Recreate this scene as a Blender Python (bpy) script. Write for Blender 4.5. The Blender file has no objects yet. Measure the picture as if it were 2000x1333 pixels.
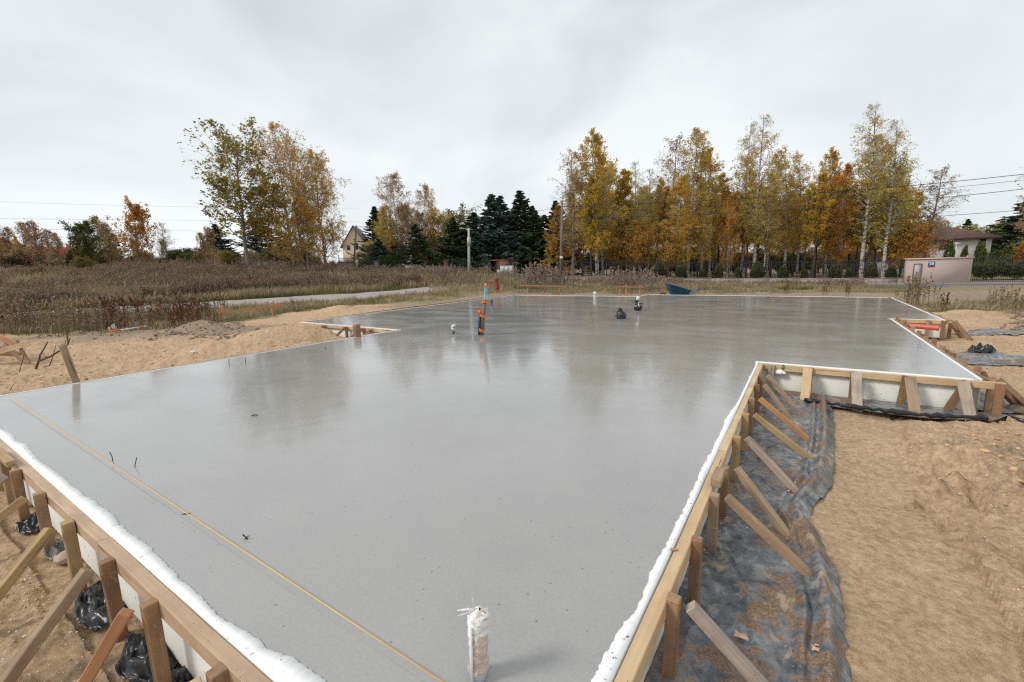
import bpy, bmesh, math, random
import numpy as np
from mathutils import Vector, Matrix
scene = bpy.context.scene
COL = scene.collection
rng = np.random.default_rng(7)
random.seed(7)

# ------------------------------------------------------------------ camera
FPX = 864.0; CXP = 1000.0; CYP = 666.5; EYE = 1.6
PITCH = math.radians(9.17); ROLL = math.radians(1.44); YAW = math.radians(33.38)
FW = np.array([-math.sin(YAW), math.cos(YAW), 0.0]); RT = np.array([math.cos(YAW), math.sin(YAW), 0.0])
UPZ = np.array([0, 0, 1.0])
Fv = FW*math.cos(PITCH) - UPZ*math.sin(PITCH)
U0 = FW*math.sin(PITCH) + UPZ*math.cos(PITCH)
Rv = RT*math.cos(ROLL) - U0*math.sin(ROLL)
Uv = RT*math.sin(ROLL) + U0*math.cos(ROLL)
cam = bpy.data.cameras.new('camera'); co = bpy.data.objects.new('camera', cam); COL.objects.link(co)
cam.sensor_width = 36.0; cam.lens = 36.0*FPX/2000.0; cam.clip_end = 2000; cam.clip_start = 0.05
co.matrix_world = Matrix(((Rv[0], Uv[0], -Fv[0], 0), (Rv[1], Uv[1], -Fv[1], 0), (Rv[2], Uv[2], -Fv[2], EYE), (0, 0, 0, 1)))
scene.camera = co

# ------------------------------------------------------------------ light
SUN_EL = math.radians(40); SUN_AZ = math.radians(222)
world = bpy.data.worlds.new('World'); scene.world = world; world.use_nodes = True
wt = world.node_tree; wt.nodes.clear()
def wn(t): return wt.nodes.new(t)
wo = wn('ShaderNodeOutputWorld'); bg = wn('ShaderNodeBackground'); bg.inputs[1].default_value = 1.0
sky = wn('ShaderNodeTexSky'); sky.sky_type = 'NISHITA'; sky.sun_disc = False; sky.sun_elevation = SUN_EL; sky.sun_rotation = SUN_AZ
sc = wn('ShaderNodeVectorMath'); sc.operation = 'SCALE'; sc.inputs[3].default_value = 0.08
tc = wn('ShaderNodeTexCoord'); mp = wn('ShaderNodeMapping'); mp.inputs['Scale'].default_value = (1.0, 1.0, 2.2)
n1 = wn('ShaderNodeTexNoise'); n1.inputs['Scale'].default_value = 1.9; n1.inputs['Detail'].default_value = 5; n1.inputs['Roughness'].default_value = 0.5; n1.inputs['Distortion'].default_value = 0.4
cr = wn('ShaderNodeValToRGB'); cr.color_ramp.elements[0].position = 0.34; cr.color_ramp.elements[0].color = (0.525, 0.56, 0.58, 1)
cr.color_ramp.elements[1].position = 0.64; cr.color_ramp.elements[1].color = (0.71, 0.74, 0.752, 1)
sep = wn('ShaderNodeSeparateXYZ'); gr = wn('ShaderNodeMapRange'); gr.inputs[1].default_value = 0.0; gr.inputs[2].default_value = 0.7; gr.inputs[3].default_value = 1.09; gr.inputs[4].default_value = 0.93
ml = wn('ShaderNodeVectorMath'); ml.operation = 'SCALE'
mx = wn('ShaderNodeMix'); mx.data_type = 'RGBA'; mx.inputs[0].default_value = 0.93
L = wt.links.new
L(tc.outputs['Generated'], mp.inputs[0]); L(mp.outputs[0], n1.inputs[0]); L(n1.outputs[0], cr.inputs[0])
L(tc.outputs['Generated'], sep.inputs[0]); L(sep.outputs[2], gr.inputs[0]); L(cr.outputs[0], ml.inputs[0]); L(gr.outputs[0], ml.inputs[3])
L(sky.outputs[0], sc.inputs[0]); L(sc.outputs[0], mx.inputs[6]); L(ml.outputs[0], mx.inputs[7]); L(mx.outputs[2], bg.inputs[0]); L(bg.outputs[0], wo.inputs[0])
sl = bpy.data.lights.new('sun', 'SUN'); sl.energy = 1.5; sl.angle = math.radians(14); sl.color = (1.0, 0.965, 0.92)
so = bpy.data.objects.new('sun', sl); COL.objects.link(so)
# the camera looks towards azimuth -33 deg; the light comes from behind, slightly right
sd = Vector((math.sin(SUN_AZ)*math.cos(SUN_EL), math.cos(SUN_AZ)*math.cos(SUN_EL), math.sin(SUN_EL)))
so.rotation_euler = sd.to_track_quat('Z', 'Y').to_euler()
vs = scene.view_settings; vs.view_transform = 'Standard'; vs.look = 'None'; vs.gamma = 1; vs.exposure = 0.38
scene.cycles.use_denoising = False; scene.cycles.pixel_filter_type = 'BLACKMAN_HARRIS'; scene.cycles.filter_width = 1.25; scene.cycles.sample_clamp_indirect = 6
scene.cycles.max_bounces = 6; scene.cycles.transparent_max_bounces = 8

# ------------------------------------------------------------------ geometry helpers
def ray(x, y): return Rv*(x-CXP)/FPX + Uv*(CYP-y)/FPX + Fv
def at(x, y, z=0.0):                         # the point of height z seen at pixel x, y
    d = ray(x, y); return np.array([0, 0, EYE]) + d*((z-EYE)/d[2])
def atd(x, y, t):                            # the point at forward distance t seen at pixel x, y
    d = ray(x, y); return np.array([0, 0, EYE]) + d*(t/(d @ FW))
def hor(x): return 527.0 - (x-1000.0)*0.0251
def st(s, t): return RT[:2]*s + FW[:2]*t

def lerp_noise(x, y, seed):
    xi = np.floor(x).astype(np.int64); yi = np.floor(y).astype(np.int64); xf = x-xi; yf = y-yi
    def h(a, b):
        n = (a*374761393 + b*668265263 + seed*974711) & 0xffffffff
        n = ((n ^ (n >> 13))*1274126177) & 0xffffffff
        return ((n ^ (n >> 16)) & 0xffff)/65535.0
    u = xf*xf*(3-2*xf); v = yf*yf*(3-2*yf)
    return (h(xi, yi)*(1-u)+h(xi+1, yi)*u)*(1-v) + (h(xi, yi+1)*(1-u)+h(xi+1, yi+1)*u)*v
def fbm(x, y, sc, oct=4, seed=1, gain=0.5):
    x = np.asarray(x, float)/sc; y = np.asarray(y, float)/sc; r = 0; a = 1.0; tot = 0
    for i in range(oct):
        r = r + a*(lerp_noise(x, y, seed+i*17)-0.5); tot += a*0.5; a *= gain
        x, y = 1.93*x*0.8+1.93*y*0.6+5.2, -1.93*x*0.6+1.93*y*0.8+1.3
    return r/tot

def sst(a, b, x):
    t = np.clip((x-a)/(b-a), 0, 1); return t*t*(3-2*t)

ZX = [-2500, 0, 450, 700, 980, 1300, 1500, 1830, 4000]
ZF = [2.7, 2.7, 2.45, 1.7, 0.85, 0.15, -0.1, -0.45, -0.6]
GZ = -0.47
def seg_dist(X, Y, pts):
    d = np.full(np.shape(X), 1e9)
    for (a, b) in zip(pts[:-1], pts[1:]):
        a = np.array(a); b = np.array(b); ab = b-a; l2 = ab @ ab
        t = np.clip(((X-a[0])*ab[0]+(Y-a[1])*ab[1])/l2, 0, 1)
        d = np.minimum(d, np.hypot(X-a[0]-t*ab[0], Y-a[1]-t*ab[1]))
    return d
# concrete outline (X right along the notch, Y away): the pour's edge
OUT = [(-9.40, 0.83), (-0.62, 0.83), (-0.62, 8.20), (1.98, 8.20), (2.0, 15.92), (3.10, 15.92), (3.12, 24.95), (-7.3, 25.25), (-7.3, 23.55), (-15.2, 23.5), (-14.35, 8.70), (-9.40, 8.62)]
def inside(X, Y, poly=OUT):
    X = np.asarray(X, float); Y = np.asarray(Y, float); c = np.zeros(X.shape, bool); n = len(poly)
    for i in range(n):
        x1, y1 = poly[i]; x2, y2 = poly[(i+1) % n]
        if y1 == y2: continue
        c ^= ((y1 > Y) != (y2 > Y)) & (X < (x2-x1)*(Y-y1)/(y2-y1)+x1)
    return c
def colx(X, Y):
    s = X*RT[0]+Y*RT[1]; t = X*FW[0]+Y*FW[1]
    return 1000+FPX*s/np.maximum(t, 6.0), t
def smooth_z(X, Y):
    x, t = colx(X, Y)
    zf = np.interp(x, ZX, ZF)
    return GZ + (zf-GZ)*np.clip((t-20)/30, 0, 1)**1.5
PATHC = [(-900, 19.5), (-300, 22.0), (0, 24.5), (230, 26.4), (450, 27.8), (600, 30), (700, 31.3), (800, 33.8), (880, 37)]
PATHP = [tuple(st((x-1000)/FPX*t, t)) for x, t in PATHC]
def moundlist():
    m = []
    def add(px, py, z0, r1, r2, h, ang=0): p = at(px, py, z0); m.append((p[0], p[1], r1, r2, h, ang))
    add(565, 650, -.1, 1.8, 1.25, .64, .3); add(500, 668, -.2, 1.7, .9, .46, .2); add(400, 700, -.3, 1.8, .6, .26, 0); add(605, 660, -.1, .8, .9, .3, .2)
    add(395, 645, -.4, 1.2, .5, .42, -.2); add(300, 660, -.4, 1.8, .4, .2, -.1); add(180, 662, -.4, 1.8, .4, .16, 0)
    add(665, 611, -.4, 1.5, .9, .38, 0); add(200, 742, -.4, 1.0, .3, .14, 0)
    add(1965, 905, -.4, .75, .45, .17, 0); add(1850, 870, -.4, .8, .35, .07, 0); add(1950, 620, -.4, 3, 1.6, .14, 0); add(1880, 612, -.4, 2, .8, .12, 0)
    add(1700, 1250, -.45, .5, .4, .05, 0); add(1985, 1040, -.4, .5, .3, .07)
    add(1050, 571, -.4, 1.6, .7, .40); add(1110, 573, -.4, 1.2, .6, .32)
    add(60, 745, -.4, 1.6, .35, .10); add(80, 1250, -.45, .35, .2, .08); add(40, 1000, -.45, .5, .3, .07)
    return m
MOUNDS = moundlist()
_rf = np.random.default_rng(77); DENTS = []
for _k in range(230):
    _q = at(_rf.uniform(1560, 2350), _rf.uniform(800, 1500), GZ) if _k % 3 else at(_rf.uniform(-300, 600), _rf.uniform(690, 760) if _k % 2 else _rf.uniform(950, 1500), GZ)
    if _q[1] < .4 or _q[0] > 1.0 or _q[0] < -9.6: DENTS.append((_q[0], _q[1], _rf.uniform(.05, .17), _rf.uniform(.04, .09), _rf.uniform(.012, .035)*(1 if _rf.uniform() < .65 else -1.0), _rf.uniform(0, 3.14)))
for _k in range(60):
    _q = at(_rf.uniform(1780, 2050), _rf.uniform(835, 1000), GZ); DENTS.append((_q[0], _q[1], _rf.uniform(.06, .25), _rf.uniform(.04, .10), _rf.uniform(.02, .055)*(1 if _rf.uniform() < .5 else -1), _rf.uniform(0, 3.14)))
OUTG = [(-9.75, 0.5), (-0.3, 0.5), (-0.3, 7.85), (2.3, 7.85), (2.3, 15.6), (3.4, 15.6), (3.4, 25.2), (-7.3, 25.5), (-7.3, 23.8), (-15.5, 23.8), (-14.7, 8.35), (-9.75, 8.3)]
def terrain(X, Y):
    X = np.asarray(X, float); Y = np.asarray(Y, float); X, Y = np.atleast_1d(X), np.atleast_1d(Y)
    x, t = colx(X, Y); r = np.hypot(X, Y)
    z = np.array(smooth_z(X, Y))
    m = 0
    for (a, b, r1, r2, h, ang) in MOUNDS:
        dx = X-a; dy = Y-b; c = math.cos(ang); s_ = math.sin(ang); u = (dx*RT[0]+dy*RT[1]); v = (dx*FW[0]+dy*FW[1]); u, v = u*c+v*s_, v*c-u*s_
        d = (u/r1)**2+(v/r2)**2; d = d*(1+0.35*fbm(X, Y, .7, 3, 5))
        m = np.maximum(m, h*np.exp(-1.3*d))
    dpath = seg_dist(X, Y, PATHP)
    for (a, b, r1, r2, h, ang) in DENTS:
        ix = np.nonzero((np.abs(X-a) < .6) & (np.abs(Y-b) < .6))
        if not len(ix[0]): continue
        dx = X[ix]-a; dy = Y[ix]-b; c = math.cos(ang); s_ = math.sin(ang); dd = ((dx*c+dy*s_)/r1)**2+((dy*c-dx*s_)/r2)**2
        dd = dd*(1+.5*fbm(X[ix], Y[ix], .08, 2, 8)); z[ix] = z[ix]-h*np.exp(-dd**1.5)+(.45*h*np.exp(-((np.sqrt(dd)-1.35)/.3)**2) if h > 0 else 0)
    rough = np.clip((dpath-1.4)/1.0, .12, 1)
    # pressed down under the foil strip along the right formwork
    foil = ((X > -.5) & (X < 1.1) & (Y < 8.3))
    rough = rough*np.where(foil, .35, 1)*np.where(t < 15, 1.25, 1)
    rg_ = 1-2*np.abs(fbm(X*.9+Y*.3, Y*1.2-X*.2, .42, 4, 91, .6)); n = 0.08*fbm(X, Y, 1.3, 5, 3, .55) + 0.045*fbm(X+3, Y*1.3, .34, 4, 11, .62) + .03*np.clip(rg_-.2, 0, 1)*(.6+fbm(X, Y, 1.7, 2, 44)) + .045*np.clip(fbm(X, Y, .085, 3, 23, .5)-.30, 0, 1) - .10*np.clip(fbm(X+9, Y*.8, .28, 3, 19)-.30, 0, 1)
    clod = np.clip(fbm(X, Y, .45, 4, 77, .62)-.12, 0, 1)*0.16
    clod = clod*np.clip(1-np.abs(x-250)/500, 0, 1)*sst(9, 12, t)*(1-sst(19, 21, t)) + clod*.35*(x > 1500)
    zz = z + m + (n*1.0+clod)*rough + 0.10*fbm(X, Y, 9, 3, 41)*sst(18, 30, t)*rough
    ins = inside(X, Y, OUTG)
    return np.where(ins, np.minimum(zz, GZ-.02), zz)
def tz(p): return float(terrain(np.array([p[0]]), np.array([p[1]]))[0])

def place(px, t):                            # a spot on the ground in pixel column px (near the horizon), t metres ahead
    s = (px-CXP)/FPX*t; p = st(s, t); return np.array([p[0], p[1], tz(p)])

# ------------------------------------------------------------------ object helpers
def tag(o, label=None, cat=None, group=None, kind=None):
    if label: o['label'] = label
    if cat: o['category'] = cat
    if group: o['group'] = group
    if kind: o['kind'] = kind
    return o
def thing(name, loc, label, cat, group=None):
    o = bpy.data.objects.new(name, None); COL.objects.link(o); o.location = Vector([float(v) for v in loc]); o.empty_display_size = .1
    return tag(o, label, cat, group)
def mesh_np(name, V, Q, T=None, smooth=False):
    V = np.asarray(V, np.float32).reshape(-1, 3)
    Q = np.zeros((0, 4), np.int32) if Q is None else np.asarray(Q, np.int32).reshape(-1, 4)
    T = np.zeros((0, 3), np.int32) if T is None else np.asarray(T, np.int32).reshape(-1, 3)
    me = bpy.data.meshes.new(name); me.vertices.add(len(V)); me.vertices.foreach_set('co', V.ravel())
    nl = Q.size+T.size; me.loops.add(nl); me.loops.foreach_set('vertex_index', np.concatenate([Q.ravel(), T.ravel()]))
    me.polygons.add(len(Q)+len(T))
    ls = np.concatenate([np.arange(len(Q))*4, len(Q)*4+np.arange(len(T))*3]).astype(np.int32)
    me.polygons.foreach_set('loop_start', ls)
    if smooth: me.polygons.foreach_set('use_smooth', np.ones(len(ls), bool))
    me.update(calc_edges=True); me.validate(); return me
def link(name, me, mat, parent=None, origin=(0, 0, 0)):
    o = bpy.data.objects.new(name, me); COL.objects.link(o)
    if mat is not None and not me.materials: me.materials.append(mat)
    o.location = Vector([float(v) for v in origin])
    if parent is not None:
        o.parent = parent; o.location = o.location - parent.location
    return o
class MB:                                    # collects shapes in world coordinates
    def __init__(s): s.v = []; s.q = []; s.t = []; s.n = 0
    def add(s, V, Q=None, T=None):
        V = np.asarray(V, float).reshape(-1, 3)
        if Q is not None and len(Q): s.q.append(np.asarray(Q, int).reshape(-1, 4)+s.n)
        if T is not None and len(T): s.t.append(np.asarray(T, int).reshape(-1, 3)+s.n)
        s.v.append(V); s.n += len(V)
    def box(s, lo, hi, rot=0, c=None):
        x0, y0, z0 = lo; x1, y1, z1 = hi
        V = np.array([(x0, y0, z0), (x1, y0, z0), (x1, y1, z0), (x0, y1, z0), (x0, y0, z1), (x1, y0, z1), (x1, y1, z1), (x0, y1, z1)], float)
        if rot:
            cc = np.array(c if c is not None else ((x0+x1)/2, (y0+y1)/2)); k, q = math.cos(rot), math.sin(rot)
            d = V[:, :2]-cc; V[:, 0] = cc[0]+d[:, 0]*k-d[:, 1]*q; V[:, 1] = cc[1]+d[:, 0]*q+d[:, 1]*k
        s.add(V, [(0, 3, 2, 1), (4, 5, 6, 7), (0, 1, 5, 4), (1, 2, 6, 5), (2, 3, 7, 6), (3, 0, 4, 7)])
    def bar(s, p, q, w, h, up=(0, 0, 1)):
        p = np.array(p, float); q = np.array(q, float); d = q-p; l = np.linalg.norm(d); d /= l; up = np.array(up, float)
        if abs(d @ up) > .98: up = np.array([1, 0, 0.])
        a = np.cross(up, d); a /= np.linalg.norm(a); b = np.cross(d, a)
        V = [p+a*i*w/2+b*j*h/2 for i, j in ((-1, -1), (1, -1), (1, 1), (-1, 1))]+[q+a*i*w/2+b*j*h/2 for i, j in ((-1, -1), (1, -1), (1, 1), (-1, 1))]
        s.add(V, [(0, 3, 2, 1), (4, 5, 6, 7), (0, 1, 5, 4), (1, 2, 6, 5), (2, 3, 7, 6), (3, 0, 4, 7)])
    def tube(s, P, R, n=8, cap=True):
        P = np.array(P, float); K = len(P); R = np.broadcast_to(np.array(R, float), (K,))
        D = np.gradient(P, axis=0); D /= np.linalg.norm(D, axis=1)[:, None]+1e-9
        ref = np.array([0, 0, 1.]) if abs(D[:, 2]).mean() < .8 else np.array([1., 0, 0])
        A = np.cross(D, ref); A /= np.linalg.norm(A, axis=1)[:, None]; B = np.cross(D, A)
        th = np.arange(n)*2*math.pi/n
        V = P[:, None]+R[:, None, None]*(A[:, None]*np.cos(th)[None, :, None]+B[:, None]*np.sin(th)[None, :, None])
        Q = [(k*n+i, k*n+(i+1) % n, (k+1)*n+(i+1) % n, (k+1)*n+i) for k in range(K-1) for i in range(n)]
        V = V.reshape(-1, 3); T = []
        if cap:
            c0 = len(V); V = np.vstack([V, P[0], P[-1]])
            T = [(c0, (i+1) % n, i) for i in range(n)]+[(c0+1, (K-1)*n+i, (K-1)*n+(i+1) % n) for i in range(n)]
        s.add(V, Q, T)
    def build(s, name, mat, parent=None, origin=None, smooth=False):
        V = np.vstack(s.v); Q = np.vstack(s.q) if s.q else None; T = np.vstack(s.t) if s.t else None
        if origin is None: origin = parent.location if parent is not None else (V[:, 0].mean(), V[:, 1].mean(), V[:, 2].min())
        o3 = np.array([float(v) for v in origin]); me = mesh_np(name, V-o3, Q, T, smooth)
        return link(name, me, mat, parent, o3)
def timber(name, p, q, w, h, mat, parent=None, up=(0, 0, 1), chip=.004, label=None):
    """a sawn piece of wood; local X runs along its grain"""
    p = np.array(p, float); q = np.array(q, float); d = q-p; l = float(np.linalg.norm(d)); d /= l; up = np.array(up, float)
    if abs(d @ up) > .98: up = np.array([FW[0], FW[1], 0.])
    a = np.cross(up, d); a /= np.linalg.norm(a); b = np.cross(d, a)
    n = max(2, int(l/.25)); bm = bmesh.new(); rows = []
    bx, by = random.uniform(-1, 1)*.003*l, random.uniform(-1, 1)*.003*l
    for i in range(n+1):
        f = i/n; oy = bx*math.sin(math.pi*f); oz = by*math.sin(math.pi*f)
        jj = lambda: random.uniform(-1, 1)*.0015
        sk = random.uniform(-.004, .004) if i in (0, n) else 0
        rows.append([bm.verts.new((l*f+sk*y_, y_*w/2+oy+jj(), z_*h/2+oz+jj())) for y_, z_ in ((-1, -1), (1, -1), (1, 1), (-1, 1))])
    for i in range(n):
        for k in range(4): bm.faces.new((rows[i][k], rows[i+1][k], rows[i+1][(k+1) % 4], rows[i][(k+1) % 4]))
    bm.faces.new(rows[0]); bm.faces.new(rows[n][::-1])
    bmesh.ops.recalc_face_normals(bm, faces=bm.faces)
    ed = [e for e in bm.edges if len(e.link_faces) == 2 and e.calc_face_angle(0) > .7]
    bmesh.ops.bevel(bm, geom=ed, offset=chip, segments=1, affect='EDGES')
    me = bpy.data.meshes.new(name); bm.to_mesh(me); bm.free(); me.materials.append(mat)
    o = bpy.data.objects.new(name, me); COL.objects.link(o)
    M = Matrix(((d[0], a[0], b[0]), (d[1], a[1], b[1]), (d[2], a[2], b[2])))
    o.rotation_euler = M.to_euler(); o.location = Vector([float(v) for v in p])
    if parent is not None: o.parent = parent; o.location -= parent.location
    if label: o['label'] = label
    return o

# ------------------------------------------------------------------ materials
def mat_new(name):
    m = bpy.data.materials.new(name); m.use_nodes = True; nt = m.node_tree; nt.nodes.clear()
    o = nt.nodes.new('ShaderNodeOutputMaterial'); b = nt.nodes.new('ShaderNodeBsdfPrincipled'); nt.links.new(b.outputs[0], o.inputs[0])
    return m, nt, b
def N(nt, t, **k):
    n = nt.nodes.new(t)
    for a, v in k.items():
        if a.startswith('i_'):
            kk = a[2:]; n.inputs[int(kk) if kk.isdigit() else kk].default_value = v
        else: setattr(n, a, v)
    return n
def ramp(nt, src, stops):
    r = nt.nodes.new('ShaderNodeValToRGB'); e = r.color_ramp.elements
    while len(e) < len(stops): e.new(0.5)
    for i, (p, c) in enumerate(stops): e[i].position = p; e[i].color = (*c, 1) if len(c) == 3 else c
    nt.links.new(src, r.inputs[0]); return r.outputs[0]
def noise(nt, vec, scale, detail=4, rough=.55, dist=0):
    n = N(nt, 'ShaderNodeTexNoise'); n.inputs['Scale'].default_value = scale; n.inputs['Detail'].default_value = detail; n.inputs['Roughness'].default_value = rough; n.inputs['Distortion'].default_value = dist
    if vec is not None: nt.links.new(vec, n.inputs[0])
    return n.outputs[0]
def mixc(nt, fac, a, b, mode='MIX'):
    m = nt.nodes.new('ShaderNodeMix'); m.data_type = 'RGBA'; m.blend_type = mode
    for s, v in ((0, fac), (6, a), (7, b)):
        if hasattr(v, 'links'): nt.links.new(v, m.inputs[s])
        else: m.inputs[s].default_value = v if s == 0 else ((*v, 1) if len(v) == 3 else v)
    return m.outputs[2]
def mathn(nt, op, a, b=None, c=None):
    m = nt.nodes.new('ShaderNodeMath'); m.operation = op
    for i, v in enumerate((a, b, c)):
        if v is None: continue
        if hasattr(v, 'links'): nt.links.new(v, m.inputs[i])
        else: m.inputs[i].default_value = v
    return m.outputs[0]
def bump(nt, b, h, strength=.3, dist=.01, nrm=None):
    n = nt.nodes.new('ShaderNodeBump'); n.inputs['Strength'].default_value = strength; n.inputs['Distance'].default_value = dist
    nt.links.new(h, n.inputs['Height'])
    if nrm is not None: nt.links.new(nrm, n.inputs['Normal'])
    if b is not None: nt.links.new(n.outputs[0], b.inputs['Normal'])
    return n.outputs[0]
def texco(nt, which='Object', scale=None):
    t = nt.nodes.new('ShaderNodeTexCoord'); o = t.outputs[which]
    if scale is not None:
        m = nt.nodes.new('ShaderNodeMapping'); m.inputs['Scale'].default_value = scale; nt.links.new(o, m.inputs[0]); o = m.outputs[0]
    return o
def simple(name, col, rough=.7, var=.25, scale=8, metal=0, spec=.5, bumps=.15, bdist=.01):
    m, nt, b = mat_new(name); v = texco(nt)
    n = noise(nt, v, scale, 5)
    c = ramp(nt, n, [(.25, tuple(x*(1-var) for x in col)), (.75, tuple(min(1, x*(1+var)) for x in col))])
    nt.links.new(c, b.inputs['Base Color']); b.inputs['Roughness'].default_value = rough; b.inputs['Metallic'].default_value = metal; b.inputs['Specular IOR Level'].default_value = spec
    if bumps: bump(nt, b, noise(nt, v, scale*6, 3), bumps, bdist)
    return m
def wood(name, c1, c2, c3, rough=.75):
    m, nt, b = mat_new(name)
    oi = nt.nodes.new('ShaderNodeObjectInfo'); tcn = nt.nodes.new('ShaderNodeTexCoord')
    va = nt.nodes.new('ShaderNodeVectorMath'); va.operation = 'ADD'; nt.links.new(tcn.outputs['Object'], va.inputs[0])
    cb = nt.nodes.new('ShaderNodeCombineXYZ'); r10 = mathn(nt, 'MULTIPLY', oi.outputs['Random'], 37.0); nt.links.new(r10, cb.inputs[0]); nt.links.new(r10, cb.inputs[1]); nt.links.new(cb.outputs[0], va.inputs[1])
    mpn = nt.nodes.new('ShaderNodeMapping'); mpn.inputs['Scale'].default_value = (1.2, 26, 26); nt.links.new(va.outputs[0], mpn.inputs[0])
    g = noise(nt, mpn.outputs[0], 2.2, 6, .6, .4)
    base = mixc(nt, oi.outputs['Random'], c1, c2)
    dark = mixc(nt, .5, base, c3)
    col = mixc(nt, ramp(nt, g, [(.38, (0, 0, 0)), (.62, (1, 1, 1))]), dark, base)
    big = noise(nt, va.outputs[0], 3.5, 4, .6)
    col = mixc(nt, ramp(nt, big, [(.42, (0, 0, 0)), (.66, (.75, .75, .75))]), col, c3)
    # knots
    vo = N(nt, 'ShaderNodeTexVoronoi'); mk = nt.nodes.new('ShaderNodeMapping'); mk.inputs['Scale'].default_value = (4, 9, 9); nt.links.new(va.outputs[0], mk.inputs[0]); nt.links.new(mk.outputs[0], vo.inputs[0])
    kn = ramp(nt, vo.outputs['Distance'], [(.06, (1, 1, 1)), (.13, (0, 0, 0))])
    col = mixc(nt, mathn(nt, 'MULTIPLY', kn, .7), col, tuple(x*.35 for x in c3))
    spl = noise(nt, va.outputs[0], 14, 6, .72, .5); col = mixc(nt, ramp(nt, spl, [(.60, (0, 0, 0)), (.66, (.6, .6, .6))]), col, (.46, .42, .37))
    crk = noise(nt, mpn.outputs[0], .8, 3, .5, .2); col = mixc(nt, ramp(nt, crk, [(.30, (.75, .75, .75)), (.335, (0, 0, 0))]), col, tuple(x*.3 for x in c3))
    nt.links.new(col, b.inputs['Base Color']); b.inputs['Roughness'].default_value = rough
    bump(nt, b, g, .5, .006)
    return m
W_OLD = wood('weathered_wood', (.40, .25, .14), (.46, .34, .22), (.23, .155, .10))
W_BROWN = wood('brown_wood', (.30, .155, .075), (.42, .25, .13), (.18, .10, .055))
W_GREY = wood('grey_wood', (.45, .36, .28), (.54, .44, .35), (.28, .215, .165))
W_NEW = wood('fresh_pine', (.66, .47, .27), (.70, .54, .34), (.50, .33, .18))
W_RAIL = wood('muddy_pine_rail', (.52, .36, .24), (.60, .44, .30), (.40, .27, .18))
W_YEL = wood('yellowish_pine', (.45, .30, .13), (.52, .36, .17), (.30, .20, .10))
W_ORG = wood('orange_board', (.55, .27, .11), (.48, .25, .12), (.35, .17, .08))

def concrete_mat():
    m, nt, b = mat_new('wet_concrete'); v = texco(nt, 'Object')
    big = noise(nt, v, .35, 4, .5); mid = noise(nt, v, 3.0, 5, .6)
    col = ramp(nt, big, [(.3, (.30, .295, .284)), (.7, (.385, .378, .363))])
    col = mixc(nt, ramp(nt, mid, [(.35, (0, 0, 0)), (.7, (.35, .35, .35))]), col, (.42, .405, .38))
    fs_ = noise(nt, v, 55, 4, .7); col = mixc(nt, .10, col, ramp(nt, fs_, [(.36, (.16, .16, .155)), (.64, (.58, .57, .56))]))
    vo = N(nt, 'ShaderNodeTexVoronoi'); vo.inputs['Scale'].default_value = 16; vo.inputs['Randomness'].default_value = 1; nt.links.new(v, vo.inputs[0])
    wsel = ramp(nt, vo.outputs['Color'], [(.55, (0, 0, 0)), (.6, (1, 1, 1))])
    pit = mathn(nt, 'MULTIPLY', ramp(nt, vo.outputs['Distance'], [(.04, (1, 1, 1)), (.13, (0, 0, 0))]), wsel)
    col = mixc(nt, mathn(nt, 'MULTIPLY', pit, .7), col, (.08, .075, .07))
    nt.links.new(col, b.inputs['Base Color'])
    st_ = texco(nt, 'Object', (.8, 1.6, 1)); wet = noise(nt, st_, .7, 5, .6, .6)
    r = nt.nodes.new('ShaderNodeMapRange'); nt.links.new(wet, r.inputs[0]); r.inputs[1].default_value = .35; r.inputs[2].default_value = .65; r.inputs[3].default_value = .08; r.inputs[4].default_value = .22
    nt.links.new(r.outputs[0], b.inputs['Roughness']); b.inputs['IOR'].default_value = 1.42
    fine = noise(nt, v, 38, 4, .6); med = noise(nt, v, 9, 3, .5)
    n1_ = bump(nt, None, med, .07, .005)
    wv_ = N(nt, 'ShaderNodeTexWave', wave_type='RINGS', rings_direction='Z'); wv_.inputs['Scale'].default_value = .9; wv_.inputs['Distortion'].default_value = 9; wv_.inputs['Detail'].default_value = 4; nt.links.new(texco(nt, 'Object', (1.0, .8, 1)), wv_.inputs[0])
    n0_ = bump(nt, None, wv_.outputs[0], .10, .004, n1_)
    n2_ = bump(nt, None, fine, .20, .002, n0_)
    bump(nt, b, pit, -.6, .004, n2_)
    b.inputs['Coat Weight'].default_value = .26; b.inputs['Coat Roughness'].default_value = .06; b.inputs['Coat IOR'].default_value = 1.5; nt.links.new(n1_, b.inputs['Coat Normal'])
    return m
M_CONC = concrete_mat()
def foam_mat(name, col, dirt):
    m, nt, b = mat_new(name); v = texco(nt)
    c = ramp(nt, noise(nt, v, 5, 4), [(.3, tuple(x*.95 for x in col)), (.7, col)])
    sp = noise(nt, v, 34, 4, .65); msk = mathn(nt, 'MULTIPLY', ramp(nt, sp, [(.63, (0, 0, 0)), (.66, (1, 1, 1))]), ramp(nt, noise(nt, v, 2.2, 2), [(.42, (.1, .1, .1)), (.56, (1, 1, 1))]))
    c = mixc(nt, msk, c, (.22, .17, .12))
    if dirt:
        g = nt.nodes.new('ShaderNodeSeparateXYZ'); nt.links.new(v, g.inputs[0])
        d = ramp(nt, mathn(nt, 'ADD', mathn(nt, 'MULTIPLY', g.outputs[2], -3.0), mathn(nt, 'MULTIPLY', noise(nt, v, 9, 4), .9)), [(.40, (1, 1, 1)), (.95, (0, 0, 0))]) if False else None
    nt.links.new(c, b.inputs['Base Color']); b.inputs['Roughness'].default_value = .85
    return m
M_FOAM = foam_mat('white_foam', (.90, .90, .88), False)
M_FOAMF = foam_mat('foam_board_face', (.78, .77, .69), True)

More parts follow.
